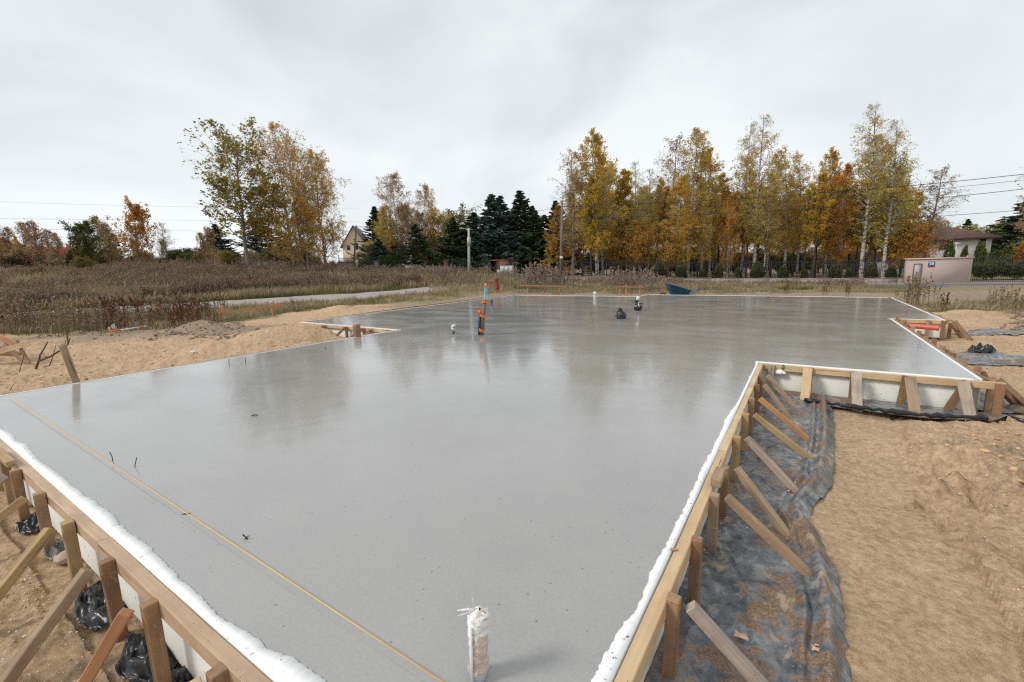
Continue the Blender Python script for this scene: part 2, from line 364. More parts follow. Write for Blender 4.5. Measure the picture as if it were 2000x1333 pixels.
def ground_mat():
    m, nt, b = mat_new('ground_sand_soil_grass'); v = texco(nt)
    at_ = nt.nodes.new('ShaderNodeAttribute'); at_.attribute_name = 'mask'; sp = nt.nodes.new('ShaderNodeSeparateColor'); nt.links.new(at_.outputs['Color'], sp.inputs[0])
    n1_ = noise(nt, v, .9, 6, .6, .3); n2_ = noise(nt, v, 7, 6, .65); n3 = noise(nt, v, 34, 5, .7)
    sand = ramp(nt, n1_, [(.30, (.40, .25, .14)), (.5, (.60, .40, .235)), (.72, (.73, .51, .315))])
    sand = mixc(nt, .35, sand, ramp(nt, n2_, [(.3, (.34, .20, .105)), (.7, (.74, .53, .33))]))
    sand = mixc(nt, .20, sand, ramp(nt, n3, [(.36, (.18, .105, .055)), (.64, (.80, .58, .38))]))
    rdg = noise(nt, texco(nt, 'Object', (1.0, 1.5, 1)), 3.6, 7, .68, 1.2); sand = mixc(nt, ramp(nt, rdg, [(.56, (0, 0, 0)), (.66, (.55, .55, .55))]), sand, (.27, .16, .085)); sand = mixc(nt, ramp(nt, noise(nt, v, 1.6, 7, .7, .8), [(.56, (0, 0, 0)), (.70, (.5, .5, .5))]), sand, (.78, .59, .40))
    soil = ramp(nt, n2_, [(.3, (.15, .105, .075)), (.7, (.34, .26, .195))])
    soil = mixc(nt, .25, soil, ramp(nt, n3, [(.35, (.06, .04, .03)), (.65, (.40, .31, .24))]))
    gr_ = ramp(nt, n2_, [(.3, (.085, .075, .038)), (.5, (.16, .145, .07)), (.7, (.25, .20, .115))])
    c = mixc(nt, ramp(nt, mathn(nt, 'ADD', sp.outputs[0], mathn(nt, 'MULTIPLY', mathn(nt, 'SUBTRACT', n2_, .5), .9)), [(.38, (0, 0, 0)), (.62, (1, 1, 1))]), sand, soil)
    c = mixc(nt, ramp(nt, mathn(nt, 'ADD', sp.outputs[1], mathn(nt, 'MULTIPLY', mathn(nt, 'SUBTRACT', n2_, .5), .8)), [(.4, (0, 0, 0)), (.6, (1, 1, 1))]), c, gr_)
    # crumbs of foam and chalky stones
    vo = N(nt, 'ShaderNodeTexVoronoi'); vo.inputs['Scale'].default_value = 14; nt.links.new(v, vo.inputs[0])
    cr_ = mathn(nt, 'MULTIPLY', ramp(nt, vo.outputs['Distance'], [(.05, (1, 1, 1)), (.08, (0, 0, 0))]), ramp(nt, vo.outputs['Color'], [(.80, (0, 0, 0)), (.82, (1, 1, 1))]))
    c = mixc(nt, mathn(nt, 'MULTIPLY', cr_, .7), c, (.66, .60, .50))
    nt.links.new(c, b.inputs['Base Color']); b.inputs['Roughness'].default_value = .95; b.inputs['Specular IOR Level'].default_value = .2
    n5_ = noise(nt, v, 19, 8, .72); a = bump(nt, None, n5_, .9, .035); bump(nt, b, n3, .9, .012, a)
    c2_ = mixc(nt, .36, c, ramp(nt, n5_, [(.36, (.13, .08, .046)), (.64, (.88, .66, .44))])); nt.links.new(c2_, b.inputs['Base Color'])
    return m
M_GROUND = ground_mat()
def leafmat(name, cols, trans=.48, rough=.6):
    m, nt, b = mat_new(name); g = nt.nodes.new('ShaderNodeNewGeometry')
    oi = nt.nodes.new('ShaderNodeObjectInfo')
    c = ramp(nt, g.outputs['Random Per Island'], [(i/max(1, len(cols)-1), k) for i, k in enumerate(cols)])
    big = noise(nt, texco(nt), .55, 3, .6)
    c = mixc(nt, 1.0, c, ramp(nt, big, [(.3, (.75, .78, .8)), (.7, (1.2, 1.12, 1.0))]), 'MULTIPLY')
    hv = nt.nodes.new('ShaderNodeHueSaturation'); nt.links.new(c, hv.inputs['Color'])
    mr = nt.nodes.new('ShaderNodeMapRange'); nt.links.new(oi.outputs['Random'], mr.inputs[0]); mr.inputs[3].default_value = .492; mr.inputs[4].default_value = .518; nt.links.new(mr.outputs[0], hv.inputs['Hue'])
    nt.links.new(hv.outputs[0], b.inputs['Base Color']); b.inputs['Roughness'].default_value = rough; b.inputs['Specular IOR Level'].default_value = .25
    tr = nt.nodes.new('ShaderNodeBsdfTranslucent'); nt.links.new(hv.outputs[0], tr.inputs[0]); ms = nt.nodes.new('ShaderNodeMixShader'); ms.inputs[0].default_value = trans
    out = [n for n in nt.nodes if n.type == 'OUTPUT_MATERIAL'][0]
    nt.links.new(b.outputs[0], ms.inputs[1]); nt.links.new(tr.outputs[0], ms.inputs[2]); nt.links.new(ms.outputs[0], out.inputs[0])
    return m
L_GOLD = leafmat('golden_birch_leaves', [(.46, .28, .05), (.66, .41, .07), (.76, .53, .10), (.55, .42, .09)])
L_ORANGE = leafmat('orange_birch_leaves', [(.50, .28, .055), (.66, .38, .07), (.74, .50, .10)])
L_OLIVE = leafmat('olive_poplar_leaves', [(.17, .16, .05), (.28, .24, .065), (.38, .30, .08), (.45, .30, .08)])
L_RUST = leafmat('rusty_thin_leaves', [(.40, .27, .16), (.55, .36, .20), (.52, .33, .13)])
L_GRNGOLD = leafmat('green_gold_leaves', [(.42, .32, .08), (.58, .42, .09), (.70, .52, .11)])
L_BRIGHT = leafmat('bright_orange_leaves', [(.50, .24, .06), (.60, .33, .08), (.45, .30, .07)])
L_SPRUCE = leafmat('dark_spruce_needles', [(.035, .06, .03), (.07, .11, .048), (.12, .165, .075)], .25)
L_BLUE = leafmat('blue_spruce_needles', [(.045, .08, .075), (.085, .14, .13), (.14, .21, .19)], .15)
L_GREEN = leafmat('green_leaves', [(.055, .085, .022), (.11, .14, .035), (.19, .18, .05)], .35)
L_THUJA = leafmat('hedge_leaves', [(.03, .06, .012), (.06, .11, .02), (.10, .16, .035)], .2)
L_BUSH = leafmat('brownish_bush_leaves', [(.06, .055, .03), (.13, .10, .05), (.17, .13, .055)], .2)
L_YGREEN = leafmat('yellow_green_willow_leaves', [(.14, .14, .035), (.22, .20, .05), (.26, .21, .06)], .3)
L_GREY = leafmat('grey_green_leaves', [(.12, .14, .10), (.2, .22, .16), (.24, .25, .18)], .2)
L_RED = leafmat('red_leaves', [(.36, .10, .05), (.45, .18, .06)], .3)
def barkmat(name, c1, c2, stripes=False):
    m, nt, b = mat_new(name); v = texco(nt)
    if stripes:
        n = noise(nt, texco(nt, 'Object', (2, 2, 5)), 1.3, 4, .6); c = ramp(nt, n, [(.42, c2), (.50, c1)])
    else: c = ramp(nt, noise(nt, texco(nt, 'Object', (6, 6, 1.5)), 2, 4), [(.35, c2), (.65, c1)])
    nt.links.new(c, b.inputs['Base Color']); b.inputs['Roughness'].default_value = .9; return m
B_BIRCH = barkmat('birch_bark', (.46, .43, .38), (.10, .085, .07), True)
B_DARK = barkmat('dark_bark', (.085, .068, .055), (.035, .028, .023))
B_TWIG = barkmat('thin_twigs', (.15, .11, .085), (.09, .065, .05))
B_GREYT = barkmat('pale_twigs', (.27, .22, .19), (.18, .145, .12))
B_POP = barkmat('poplar_bark', (.26, .25, .21), (.12, .11, .09))

# ------------------------------------------------------------------ plant builders (numpy)
def nrm(v): return v/(np.linalg.norm(v, axis=-1, keepdims=True)+1e-9)
def tubes(P, R, n=3):
    Nn, K, _ = P.shape; D = nrm(np.gradient(P, axis=1)); ref = np.where(np.abs(D[..., 2:3]) > .9, np.array([1., 0, 0]), np.array([0, 0, 1.]))
    A = nrm(np.cross(D, ref)); B = np.cross(D, A); th = np.arange(n)*2*math.pi/n
    V = P[:, :, None]+R[:, :, None, None]*(A[:, :, None]*np.cos(th)[:, None]+B[:, :, None]*np.sin(th)[:, None])
    base = (np.arange(Nn)*K*n)[:, None, None]; k = (np.arange(K-1)*n)[None, :, None]; i = np.arange(n)[None, None]; j = (i+1) % n
    Q = np.stack([base+k+i, base+k+j, base+k+n+j, base+k+n+i], -1)
    return V.reshape(-1, 3), Q.reshape(-1, 4)
def leaves(C, size, r, asp=1.0, D=None, flat=0.0):
    n = len(C); a = nrm(r.normal(size=(n, 3))) if D is None else nrm(D); b = nrm(np.cross(a, nrm(r.normal(size=(n, 3)))))
    sz = size*r.uniform(.6, 1.35, (n, 1)); a = a*sz*asp*.5; b = b*sz*.5
    V = np.stack([C-a, C+b*.9, C+a, C-b*.9], 1).reshape(-1, 3)
    return V, np.arange(4*n).reshape(-1, 4)
def curves_from(P, R, n, t0, t1, Ln, ang, K, curl, r, rscale=.55, lenfn=None, updir=0.0):
    """children curves of parent curves P (N,K0,3)"""
    Nn, K0, _ = P.shape; t = (t0+(t1-t0)*(np.arange(n)[None]+r.uniform(0, 1, (Nn, n)))/n)
    f = t*(K0-1); i = np.clip(f.astype(int), 0, K0-2); w = (f-i)[..., None]; idx = np.arange(Nn)[:, None]
    base = P[idx, i]*(1-w)+P[idx, i+1]*w; pd = nrm(P[idx, i+1]-P[idx, i]); rad = R[idx, i]*(1-w[..., 0])+R[idx, i+1]*w[..., 0]
    rv = nrm(r.normal(size=(Nn, n, 3))); pp = nrm(rv-(rv*pd).sum(-1, keepdims=True)*pd)
    a = np.radians(ang)*r.uniform(.75, 1.25, (Nn, n, 1)); d = nrm(np.cos(a)*pd+np.sin(a)*pp+np.array([0, 0, updir]))
    Lc = (Ln if lenfn is None else lenfn(t))*r.uniform(.65, 1.15, (Nn, n)) if lenfn is not None or np.isscalar(Ln) else Ln[:, None]*r.uniform(.55, 1.15, (Nn, n))*(1.15-.65*t)
    s = np.linspace(0, 1, K)[None, None, :, None]
    C = base[:, :, None]+Lc[:, :, None, None]*(d[:, :, None]*s+np.array([0, 0, curl])*s*s) + (r.normal(size=(Nn, n, K, 3))*Lc[:, :, None, None]*.035)*s
    Rr = (np.minimum(rad*rscale, .5)[:, :, None])*(1-.85*s[..., 0])
    return C.reshape(-1, K, 3), Rr.reshape(-1, K), Lc.reshape(-1)
def gen_tree(kind, h, w, seed, leafm, bark, twig=None, dens=1.0, base=.2, top_bare=0.0, leafsize=.16, stems=1):
    """returns (trunk mesh, crown mesh): trunk, limbs and twigs; leaves spread through the crown"""
    r = np.random.default_rng(seed); TV = []; TQ = []; n0 = 0; LC = []
    def put(V, Q):
        nonlocal n0
        TV.append(V); TQ.append(Q+n0); n0 += len(V)
    for sidx in range(stems):
        K = 14; s = np.linspace(0, 1, K)
        off = r.normal(size=2)*.25*(stems > 1); ln = r.normal(size=2)*(.05 if stems > 1 else .02)*h; hh = h*(1 if sidx == 0 else r.uniform(.7, .95))
        T = np.stack([off[0]+ln[0]*s**1.5+.012*h*np.cumsum(r.normal(size=K))*.25*(s > 0), off[1]+ln[1]*s**1.5+.012*h*np.cumsum(r.normal(size=K))*.25*(s > 0), hh*s], -1)[None]
        R0 = h*(.0105 if kind != 'broad' else .013)*(1 if stems == 1 else .7)
        TR = (R0*(1-s*.93)+.008)[None]; put(*tubes(T, TR, 8))
        if kind == 'birch': prof = lambda t: w*.80*(np.clip((t-base)/(1-base)+.05, 0, 1)**.35)*np.clip(1.04-t, 0, 1)**.72*1.35*(.7+.5*r.uniform(0, 1, np.shape(t))); np1, an, cu, up = 66, 52, -.04, .26
        elif kind == 'broad': prof = lambda t: w*.72*np.clip(1.12-t, 0, 1)**.55*(.75+.25*np.sin(t*20)); np1, an, cu, up = 40, 50, .10, .22
        elif kind == 'bush': prof = lambda t: w*.6*np.clip(1.1-t, 0, 1)**.4; np1, an, cu, up = 26, 38, .05, .35
        else: prof = lambda t: w*.5*np.clip(1.08-t, 0, 1)**.9; np1, an, cu, up = 40, 50, 0, .2
        P1, R1, L1 = curves_from(T, TR, np1, base, .99, 1, an, 7, cu, r, .42, prof, up)
        put(*tubes(P1, R1, 4))
        P2, R2, L2 = curves_from(P1, R1, 8, .18, 1, L1*.55, 42, 5, -.08 if kind == 'birch' else .03, r, .55)
        R2 = np.maximum(R2, .006); put(*tubes(P2, R2, 3))
        ntw = 7 if kind == 'birch' else 6
        P3, R3, L3 = curves_from(P2, R2, ntw, .15, 1, np.clip(L2*.6, .25, 1.3), 45, 3, -.55 if kind == 'birch' else -.02, r, .6)
        R3 = np.clip(R3, .003, .012); put(*tubes(P3, R3, 3))
        # leaves along the twigs, fewer towards a bare top
        m = max(1, int(round(5*dens))); f = r.uniform(.1, 1.05, (len(P3), m)); 
        a0 = P3[:, 0][:, None]; a1 = P3[:, -1][:, None]; pts = a0+(a1-a0)*f[..., None]+r.normal(size=(len(P3), m, 3))*.10
        hz = pts[..., 2]/h; clump = r.uniform(0, 1, (len(P1),)); cl = np.repeat(clump, 8*ntw)[:, None]
        keepp = np.clip(1-top_bare*np.clip((hz-.45)/.5, 0, 1)**.8, .03, 1)*np.where(cl < .25, .3, 1.0)
        pts = pts[r.uniform(size=hz.shape) < keepp]
        LC.append(pts)
    C = np.vstack(LC); V, Q = leaves(C, leafsize, r)
    tm = mesh_np('trunk', np.vstack(TV), np.vstack(TQ)); tm.materials.append(bark); 
    cm = mesh_np('crown', V, Q); cm.materials.append(leafm)
    return tm, cm
def gen_conifer(h, w, seed, leafm, n=150, droop=-.25, size=.30, per=46, base=.04):
    r = np.random.default_rng(seed); s = np.linspace(0, 1, 8)
    T = np.stack([0*s, 0*s, h*s], -1)[None]; TR = (h*.011*(1-s*.95)+.01)[None]; V0, Q0 = tubes(T, TR, 6)
    prof = lambda t: w*.74*np.clip(1.02-t, 0.01, 1)**.9*(1+.14*np.sin(t*45))
    P1, R1, L1 = curves_from(T, TR, n, base, .99, 1, 78, 6, droop*.5, r, .3, prof, .0)
    P1[:, :, 2] += (np.linspace(0, 1, 6)**3)[None]*L1[:, None]*.16
    V1, Q1 = tubes(P1, R1, 3)
    tm = mesh_np('trunk', np.vstack([V0, V1]), np.vstack([Q0, Q1+len(V0)])); tm.materials.append(B_DARK)
    f = r.uniform(.12, 1, (len(P1), per))**.75; fi = f*5; i = np.clip(fi.astype(int), 0, 4); wv = (fi-i)[..., None]; ix = np.arange(len(P1))[:, None]
    pts = P1[ix, i]*(1-wv)+P1[ix, i+1]*wv; d = nrm(P1[:, -1]-P1[:, 0])[:, None]
    side = nrm(np.cross(d, np.array([0, 0, 1.])))*r.choice([-1, 1], f.shape)[..., None]
    spread = (L1[:, None]*.30*(1.05-f)+.06)[..., None]*r.uniform(0, 1, f.shape)[..., None]
    pts = pts+side*spread+np.array([0, 0, -1.])*spread*.35
    dirs = nrm(d*.8+side*.75+np.array([0, 0, -.35])+r.normal(size=pts.shape)*.3)
    V, Q = leaves(pts.reshape(-1, 3), size*.42, r, 2.6, dirs.reshape(-1, 3))
    cm = mesh_np('crown', V, Q); cm.materials.append(leafm); return tm, cm
def gen_cloud(w, d, h, seed, n, leafm, size=.09, box=False):
    """leafy mass for hedges and shrubs"""
    r = np.random.default_rng(seed); u = r.uniform(-1, 1, (n, 3))
    if box: u[:, :] = np.sign(u)*np.abs(u)**.45; C = u*np.array([w/2, d/2, h/2])+np.array([0, 0, h/2])
    else:
        u = nrm(r.normal(size=(n, 3)))*r.uniform(.35, 1, (n, 1))**.5; C = u*np.array([w/2, d/2, h*.55])+np.array([0, 0, h*.5]); C[:, 2] = np.abs(C[:, 2])
        C += .12*min(w, h)*np.stack([fbm(C[:, 0]+9*k, C[:, 2]+C[:, 1], .5*min(w, h), 3, seed+k) for k in range(3)], -1)
    V, Q = leaves(C, size, r); cm = mesh_np('leaves', V, Q); cm.materials.append(leafm); return cm

PROTO = {}
def tree(name, key, px, t, topy, label, cat='tree', wscale=1.0, group=None, dz=0.0, rot=None):
    """put a tree of prototype key at pixel column px, t metres ahead, its top seen at pixel row topy"""
    tm, cm, h0 = PROTO[key]; p = place(px, t); p[2] += dz-.05
    H = float(atd(px, topy, t)[2]-p[2]); H = max(H, .8); k = H/h0
    o = thing(name, p, label, cat, group); o.scale = (k*wscale, k*wscale, k); o.rotation_euler.z = random.uniform(0, 6.28) if rot is None else rot
    for nm, me in (('trunk', tm), ('crown', cm)):
        if me is None: continue
        c = bpy.data.objects.new(nm, me); COL.objects.link(c); c.parent = o
    return o

# ================================================================== SETTING: ground, path, road
def build_ground():
    az = np.concatenate([np.linspace(-math.pi, -1.0, 50, endpoint=False), np.linspace(-1.0, 1.0, 1050), np.linspace(1.0, math.pi, 51)[1:-1]])
    rr = [.35]
    while rr[-1] < 700: rr.append(rr[-1]*(1.0108 if rr[-1] < 60 else 1.06))
    rr = np.array(rr); A, Rr = np.meshgrid(az, rr)
    X = Rr*(np.sin(A)*RT[0]+np.cos(A)*FW[0]); Y = Rr*(np.sin(A)*RT[1]+np.cos(A)*FW[1]); Z = terrain(X, Y)
    V = np.stack([X, Y, Z], -1).reshape(-1, 3); na = len(az); nr = len(rr)
    i = np.arange(nr-1)[:, None]*na; j = np.arange(na)[None]; jn = (j+1) % na
    Q = np.stack([i+j, i+jn, i+na+jn, i+na+j], -1).reshape(-1, 4)
    c = len(V); V = np.vstack([V, [0, 0, GZ]]); T = np.stack([np.full(na, c), (np.arange(na)+1) % na, np.arange(na)], -1)
    me = mesh_np('ground', V, Q, T, True)
    x, t = colx(V[:, 0], V[:, 1]); x = np.where(t < .5, np.where(V[:, 0]*RT[0]+V[:, 1]*RT[1] > 0, 2000, 0), x)
    tg = np.interp(x, [0, 300, 450, 600, 700, 850, 1000, 1200, 1500, 1740, 1800, 2000], [16.6, 17.0, 20.0, 24, 26, 27.5, 33, 33, 31, 28, 19, 16.5])
    n = fbm(V[:, 0], V[:, 1], 2.2, 4, 91)
    grass = sst(-1.0, 1.2, t-tg+n*2.0)
    grass = np.where(x > 1760, grass*(1-sst(20, 22, t+n)*(1-sst(27.5, 28.5, t))), grass)
    soil = .22+.45*fbm(V[:, 0], V[:, 1], 2.6, 4, 63)+.45*np.clip(1-np.abs(t-16)/3.0, 0, 1)*(1-sst(330, 520, x))+.9*sst(22, 26, t)*sst(700, 860, x)
    soil += .15*sst(640, 700, x)*(1-sst(760, 840, x))*np.clip(1-np.abs(t-21)/4, 0, 1)
    soil += .9*sst(19, 21, t)*(x > 1760)+np.where((x > 1600) & (t < 4.5), .27+.34*fbm(V[:, 0], V[:, 1], .8, 3, 29), 0)
    _pa = at(330, 650, GZ+.1)[:2]; _pb = at(465, 640, GZ+.1)[:2]; soil += .75*np.exp(-(seg_dist(V[:, 0], V[:, 1], [tuple(_pa), tuple(_pb)])/1.1)**2)
    soil += .5*(seg_dist(V[:, 0], V[:, 1], [(-9.9, .8), (-9.9, 3.3)]) < .9)
    at_ = me.attributes.new('mask', 'FLOAT_COLOR', 'POINT'); C = np.zeros((len(V), 4), np.float32); C[:, 0] = np.clip(soil, 0, 1); C[:, 1] = np.clip(grass, 0, 1); C[:, 3] = 1
    at_.data.foreach_set('color', C.ravel())
    tag(link('ground', me, M_GROUND), kind='structure')
build_ground()

def strip(name, pts, w, mat, lift=.03, step=.4, kind='structure', wn=0.0):
    pts = np.array(pts, float); d = np.r_[0, np.cumsum(np.hypot(*np.diff(pts, axis=0).T))]; s = np.arange(0, d[-1], step)
    P = np.stack([np.interp(s, d, pts[:, 0]), np.interp(s, d, pts[:, 1])], -1); T = np.gradient(P, axis=0); T /= np.linalg.norm(T, axis=1)[:, None]; Nn = np.stack([-T[:, 1], T[:, 0]], -1)
    K = max(3, int(w/.2)); u = np.linspace(-.5, .5, K); wv = w*(1+wn*np.stack([fbm(s, s*0, 2.0, 3, 5), fbm(s, s*0, 2.0, 3, 6)], -1))
    XY = P[:, None]+Nn[:, None]*(np.where(u < 0, wv[:, :1], wv[:, 1:])*u[None])[..., None]
    Z = terrain(XY[..., 0], XY[..., 1])+lift-(.10*(np.abs(u) > .49) if lift < .05 else 0)
    V = np.concatenate([XY, Z[..., None]], -1).reshape(-1, 3); i = np.arange(len(P)-1)[:, None]*K; j = np.arange(K-1)[None]
    Q = np.stack([i+j, i+K+j, i+K+j+1, i+j+1], -1).reshape(-1, 4); me = mesh_np(name, V, Q, None, True)
    return tag(link(name, me, mat), kind=kind)
M_GRAVEL = None
def gravel():
    m, nt, b = mat_new('pale_gravel'); v = texco(nt); n = noise(nt, v, 1.2, 5); n3 = noise(nt, v, 25, 4, .7)
    c = mixc(nt, .5, ramp(nt, n, [(.3, (.32, .285, .255)), (.7, (.48, .44, .40))]), ramp(nt, n3, [(.3, (.14, .12, .1)), (.7, (.50, .45, .41))]))
    nt.links.new(c, b.inputs['Base Color']); b.inputs['Roughness'].default_value = .95; bump(nt, b, n3, .6, .02); return m
strip('gravel_path', PATHP, 3.5, gravel(), .035, .3, wn=.25)

# the fence line beside the road: q metres along it, o metres in front of it (towards the camera)
LD = np.array([.963, -.27]); LN = np.array([-.27, -.963])
def fl(q, o=0.0):
    st_ = np.array([5.2, 45.0])+LD*q+LN*o; return st(st_[0], st_[1])
M_ASPH = simple('asphalt', (.15, .15, .155), .8, .18, 3, bumps=.3)
M_PAVE = simple('concrete_pavement', (.30, .29, .28), .85, .12, 2, bumps=.3)
M_KERB = simple('kerb_stone', (.23, .22, .215), .85, .15, 4)
def flat_z(q, o):
    p = fl(q, o); return float(smooth_z(np.array([p[0]]), np.array([p[1]]))[0])
def road_strip(name, o0, o1, q0, q1, lift, mat, h=0.0):
    mb = MB(); qs = np.arange(q0, q1, 1.0); zc = [max(flat_z(q, (o0+o1)/2), flat_z(q, o0), flat_z(q, o1)) for q in qs]
    V = []; 
    for q, z in zip(qs, zc):
        a = fl(q, o0); b_ = fl(q, o1); z += lift
        V += [(a[0], a[1], z-.3), (a[0], a[1], z), (b_[0], b_[1], z), (b_[0], b_[1], z-.3)]
    Q = []
    for i in range(len(qs)-1):
        for k in range(3): Q.append((4*i+k, 4*i+4+k, 4*i+5+k, 4*i+1+k))
    mb.add(V, Q); return tag(mb.build(name, mat), kind='structure')
road_strip('pavement', -.2, 1.55, 14, 62, .14, M_PAVE)
road_strip('road', 1.67, 5.0, 14, 66, .05, M_ASPH)
tag(road_strip('kerb', 1.55, 1.67, 14, 66, .155, M_KERB))

# ================================================================== SLAB AND FORMWORK
def offset_poly(poly, d):
    n = len(poly); res = []
    for i in range(n):
        p0 = np.array(poly[i-1]); p1 = np.array(poly[i]); p2 = np.array(poly[(i+1) % n])
        e1 = (p1-p0)/np.linalg.norm(p1-p0); e2 = (p2-p1)/np.linalg.norm(p2-p1)
        n1_ = np.array([e1[1], -e1[0]]); n2_ = np.array([e2[1], -e2[0]])
        A_ = np.array([n1_, n2_]); b_ = np.array([n1_ @ p1+d, n2_ @ p1+d]); res.append(tuple(np.linalg.solve(A_, b_)))
    return res
SLAB = offset_poly(OUT, .07)
def build_slab():
    bm = bmesh.new(); top = [bm.verts.new((x, y, 0)) for x, y in SLAB]; bot = [bm.verts.new((x, y, -.44)) for x, y in SLAB]
    bm.faces.new(top); bm.faces.new(bot[::-1]); n = len(top)
    for i in range(n): bm.faces.new((top[i], bot[i], bot[(i+1) % n], top[(i+1) % n]))
    me = bpy.data.meshes.new('concrete_slab'); bm.to_mesh(me); bm.free()
    tag(link('concrete_slab', me, M_CONC), 'freshly poured wet grey concrete foundation slab reflecting the trees', 'concrete slab')
build_slab()
FT = .095; RW = .065; RH = .095
def foam_mesh(name, a, b, parent, ragged=.03, ext0=0, ext1=0, zt=.007, cover=0.0):
    """foam board along the pour's edge a->b, with a torn inner edge lying over the concrete"""
    a = np.array(a); b = np.array(b); L_ = np.linalg.norm(b-a); e = (b-a)/L_; n = np.array([e[1], -e[0]])
    a = a-e*ext0; L_ = L_+ext0+ext1; K = max(3, int(L_/.015)); s = np.linspace(0, L_, K)
    rg = ragged*(1.0*fbm(s+a[0]*3, s*0+a[1], .8, 3, 51)+.30*fbm(s+a[1]*3, s*0, .16, 3, 52)+.12*np.abs(fbm(s, s*0+3, .06, 3, 53))+.22*(lerp_noise(s/.018, s*0, 5)-.5))-(.028*sst(3.2, 5.0, s) if abs(e[0]) < .1 and ragged > .04 and L_ < 7.5 else 0)
    rg = np.clip(rg-.25*ragged, -.065+cover, .05)
    I = a+e*s[:, None]+n*(cover-rg)[:, None]; O = a+e*s[:, None]+n*FT
    zt_ = zt+0*s
    V = np.concatenate([np.c_[O, np.full(K, -.46)], np.c_[O, zt_], np.c_[I, zt_], np.c_[I, np.full(K, -.01)]])
    i = np.arange(K-1); Q = np.concatenate([np.stack([k*K+i, k*K+i+1, (k+1)*K+i+1, (k+1)*K+i], -1) for k in range(3)])
    T = [(0, K, 2*K), (0, 2*K, 3*K), (K-1, 3*K-1, 2*K-1), (K-1, 4*K-1, 3*K-1)]
    mb = MB(); mb.add(V, Q, T); o = mb.build(name, M_FOAM, parent); o.data.materials.append(M_FOAMF)
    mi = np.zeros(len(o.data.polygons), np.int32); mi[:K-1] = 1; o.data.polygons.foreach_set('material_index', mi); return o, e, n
def rail(a, b, n, parent, mat, s0=None, s1=None, pieces=1, h=RH, w=RW):
    a = np.array(a); b = np.array(b); e = (b-a)/np.linalg.norm(b-a); L_ = np.linalg.norm(b-a); s0 = 0 if s0 is None else s0; s1 = L_ if s1 is None else s1
    cuts = np.linspace(s0, s1, pieces+1)
    for i in range(pieces):
        p = a+e*(cuts[i]+.002)+n*(FT+.001+w/2); q = a+e*(cuts[i+1]-.002)+n*(FT+.001+w/2); dz = random.uniform(-.003, .003)
        timber('rail', (*p, .006-h/2+dz), (*q, .006-h/2+dz+random.uniform(-.002, .002)), w, h, mat, parent)
def side(idx, label, ragged=.03, rails=1, mat=W_BROWN, ext0=0, ext1=0, r0=None, r1=None, cover=0.0):
    a = OUT[idx]; b = OUT[(idx+1) % len(OUT)]; t = thing('formwork', (*((np.array(a)+np.array(b))/2), GZ), label, 'formwork')
    o, e, n = foam_mesh('foam_board', a, b, t, ragged, ext0, ext1, cover=cover)
    if rails: rail(a, b, n, t, mat, r0, r1, rails)
    return t, np.array(a), e, n
PW = .062
def post(t, x, y, top=.01, mat=W_BROWN, w=PW, h=PW, lean=(0, 0), up=None, label=None):
    return timber('post', (x+lean[0], y+lean[1], -.62), (x, y, top), w, h, mat, t, up=(0, 1, 0) if up is None else up, label=label)
def brace(t, p, q, mat=W_OLD, w=.054, h=.056, label=None):
    return timber('brace', p, q, w, h, mat, t, label=label)

# --- A: near side, left
tA, a_, e_, n_ = side(0, 'near formwork on the left with thick white foam edge, muddy pine rail and slanting braces', .045, 3, W_RAIL, 1.0, .0, cover=.008)
yA = .83-FT-RW-.004-PW/2
for (px, py, m) in ((2, 862, W_YEL), (16, 893, W_OLD), (47, 914, W_BROWN), (88, 960, W_OLD), (142, 1016, W_YEL), (217, 1091, W_BROWN), (298, 1174, W_BROWN), (434, 1302, W_BROWN)):
    p = at(px, py, .01); post(tA, p[0], yA, .012, m, lean=(random.uniform(-.02, .02), 0))
timber('spacer_block', (at(22, 878, .02)[0], yA, .035), (at(48, 903, .02)[0], yA, .035), .06, .05, W_YEL, tA)
for (p, q, m) in (((126, 1024), (-130, 1310), W_YEL), ((199, 1102), (-40, 1395), W_OLD), ((266, 1186), (122, 1398), W_ORG), ((70, 968), (-190, 1150), W_YEL), ((33, 925), (-150, 1060), W_GREY), ((22, 884), (-120, 935), W_OLD), ((412, 1318), (385, 1450), W_NEW)):
    P = at(*p, -.01); P[1] = yA-.075; Qp = at(*q, GZ-.02)
    brace(tA, P, (Qp[0], Qp[1], GZ-.04), m)
# --- B: near side, right
tB, a_, e_, n_ = side(1, 'long formwork on the right with torn foam edge and slanting braces over black foil', .05, 0, cover=.042)
rail(OUT[1], OUT[2], n_, tB, W_NEW, -.3, 3.2, 1); rail(OUT[1], OUT[2], n_, tB, W_NEW, 3.2, 7.25, 1)
xB = -.62+FT+RW+.004+PW/2
for (px, py, m) in ((1302, 1163, W_BROWN), (1352, 1050, W_BROWN), (1385, 964, W_OLD), (1411, 912, W_BROWN), (1435, 853, W_YEL), (1453, 808, W_YEL), (1464, 778, W_OLD), (1479, 752, W_BROWN), (1487, 733, W_BROWN)):
    p = at(px, py, .01); post(tB, xB, p[1], .014, m, lean=(random.uniform(-.01, .01), random.uniform(-.03, .03)))
timber('spacer_block', (xB-.01, at(1393, 950, .02)[1], .045), (xB-.01, at(1405, 925, .02)[1], .045), .07, .06, W_OLD, tB)
for (p, q, m) in (((1332, 1176), (1540, 1385), W_GREY), ((1402, 966), (1612, 1144), W_OLD), ((1423, 911), (1556, 1062), W_OLD), ((1447, 853), (1572, 972), W_GREY), ((1461, 808), (1604, 908), W_YEL), ((1473, 777), (1594, 867), W_ORG), ((1484, 750), (1549, 822), W_OLD), ((1491, 732), (1558, 799), W_OLD)):
    P = at(*p, -.015); Qp = at(*q, GZ+.03); brace(tB, (xB+.07, P[1], -.02), (Qp[0], Qp[1], GZ+.0), m)
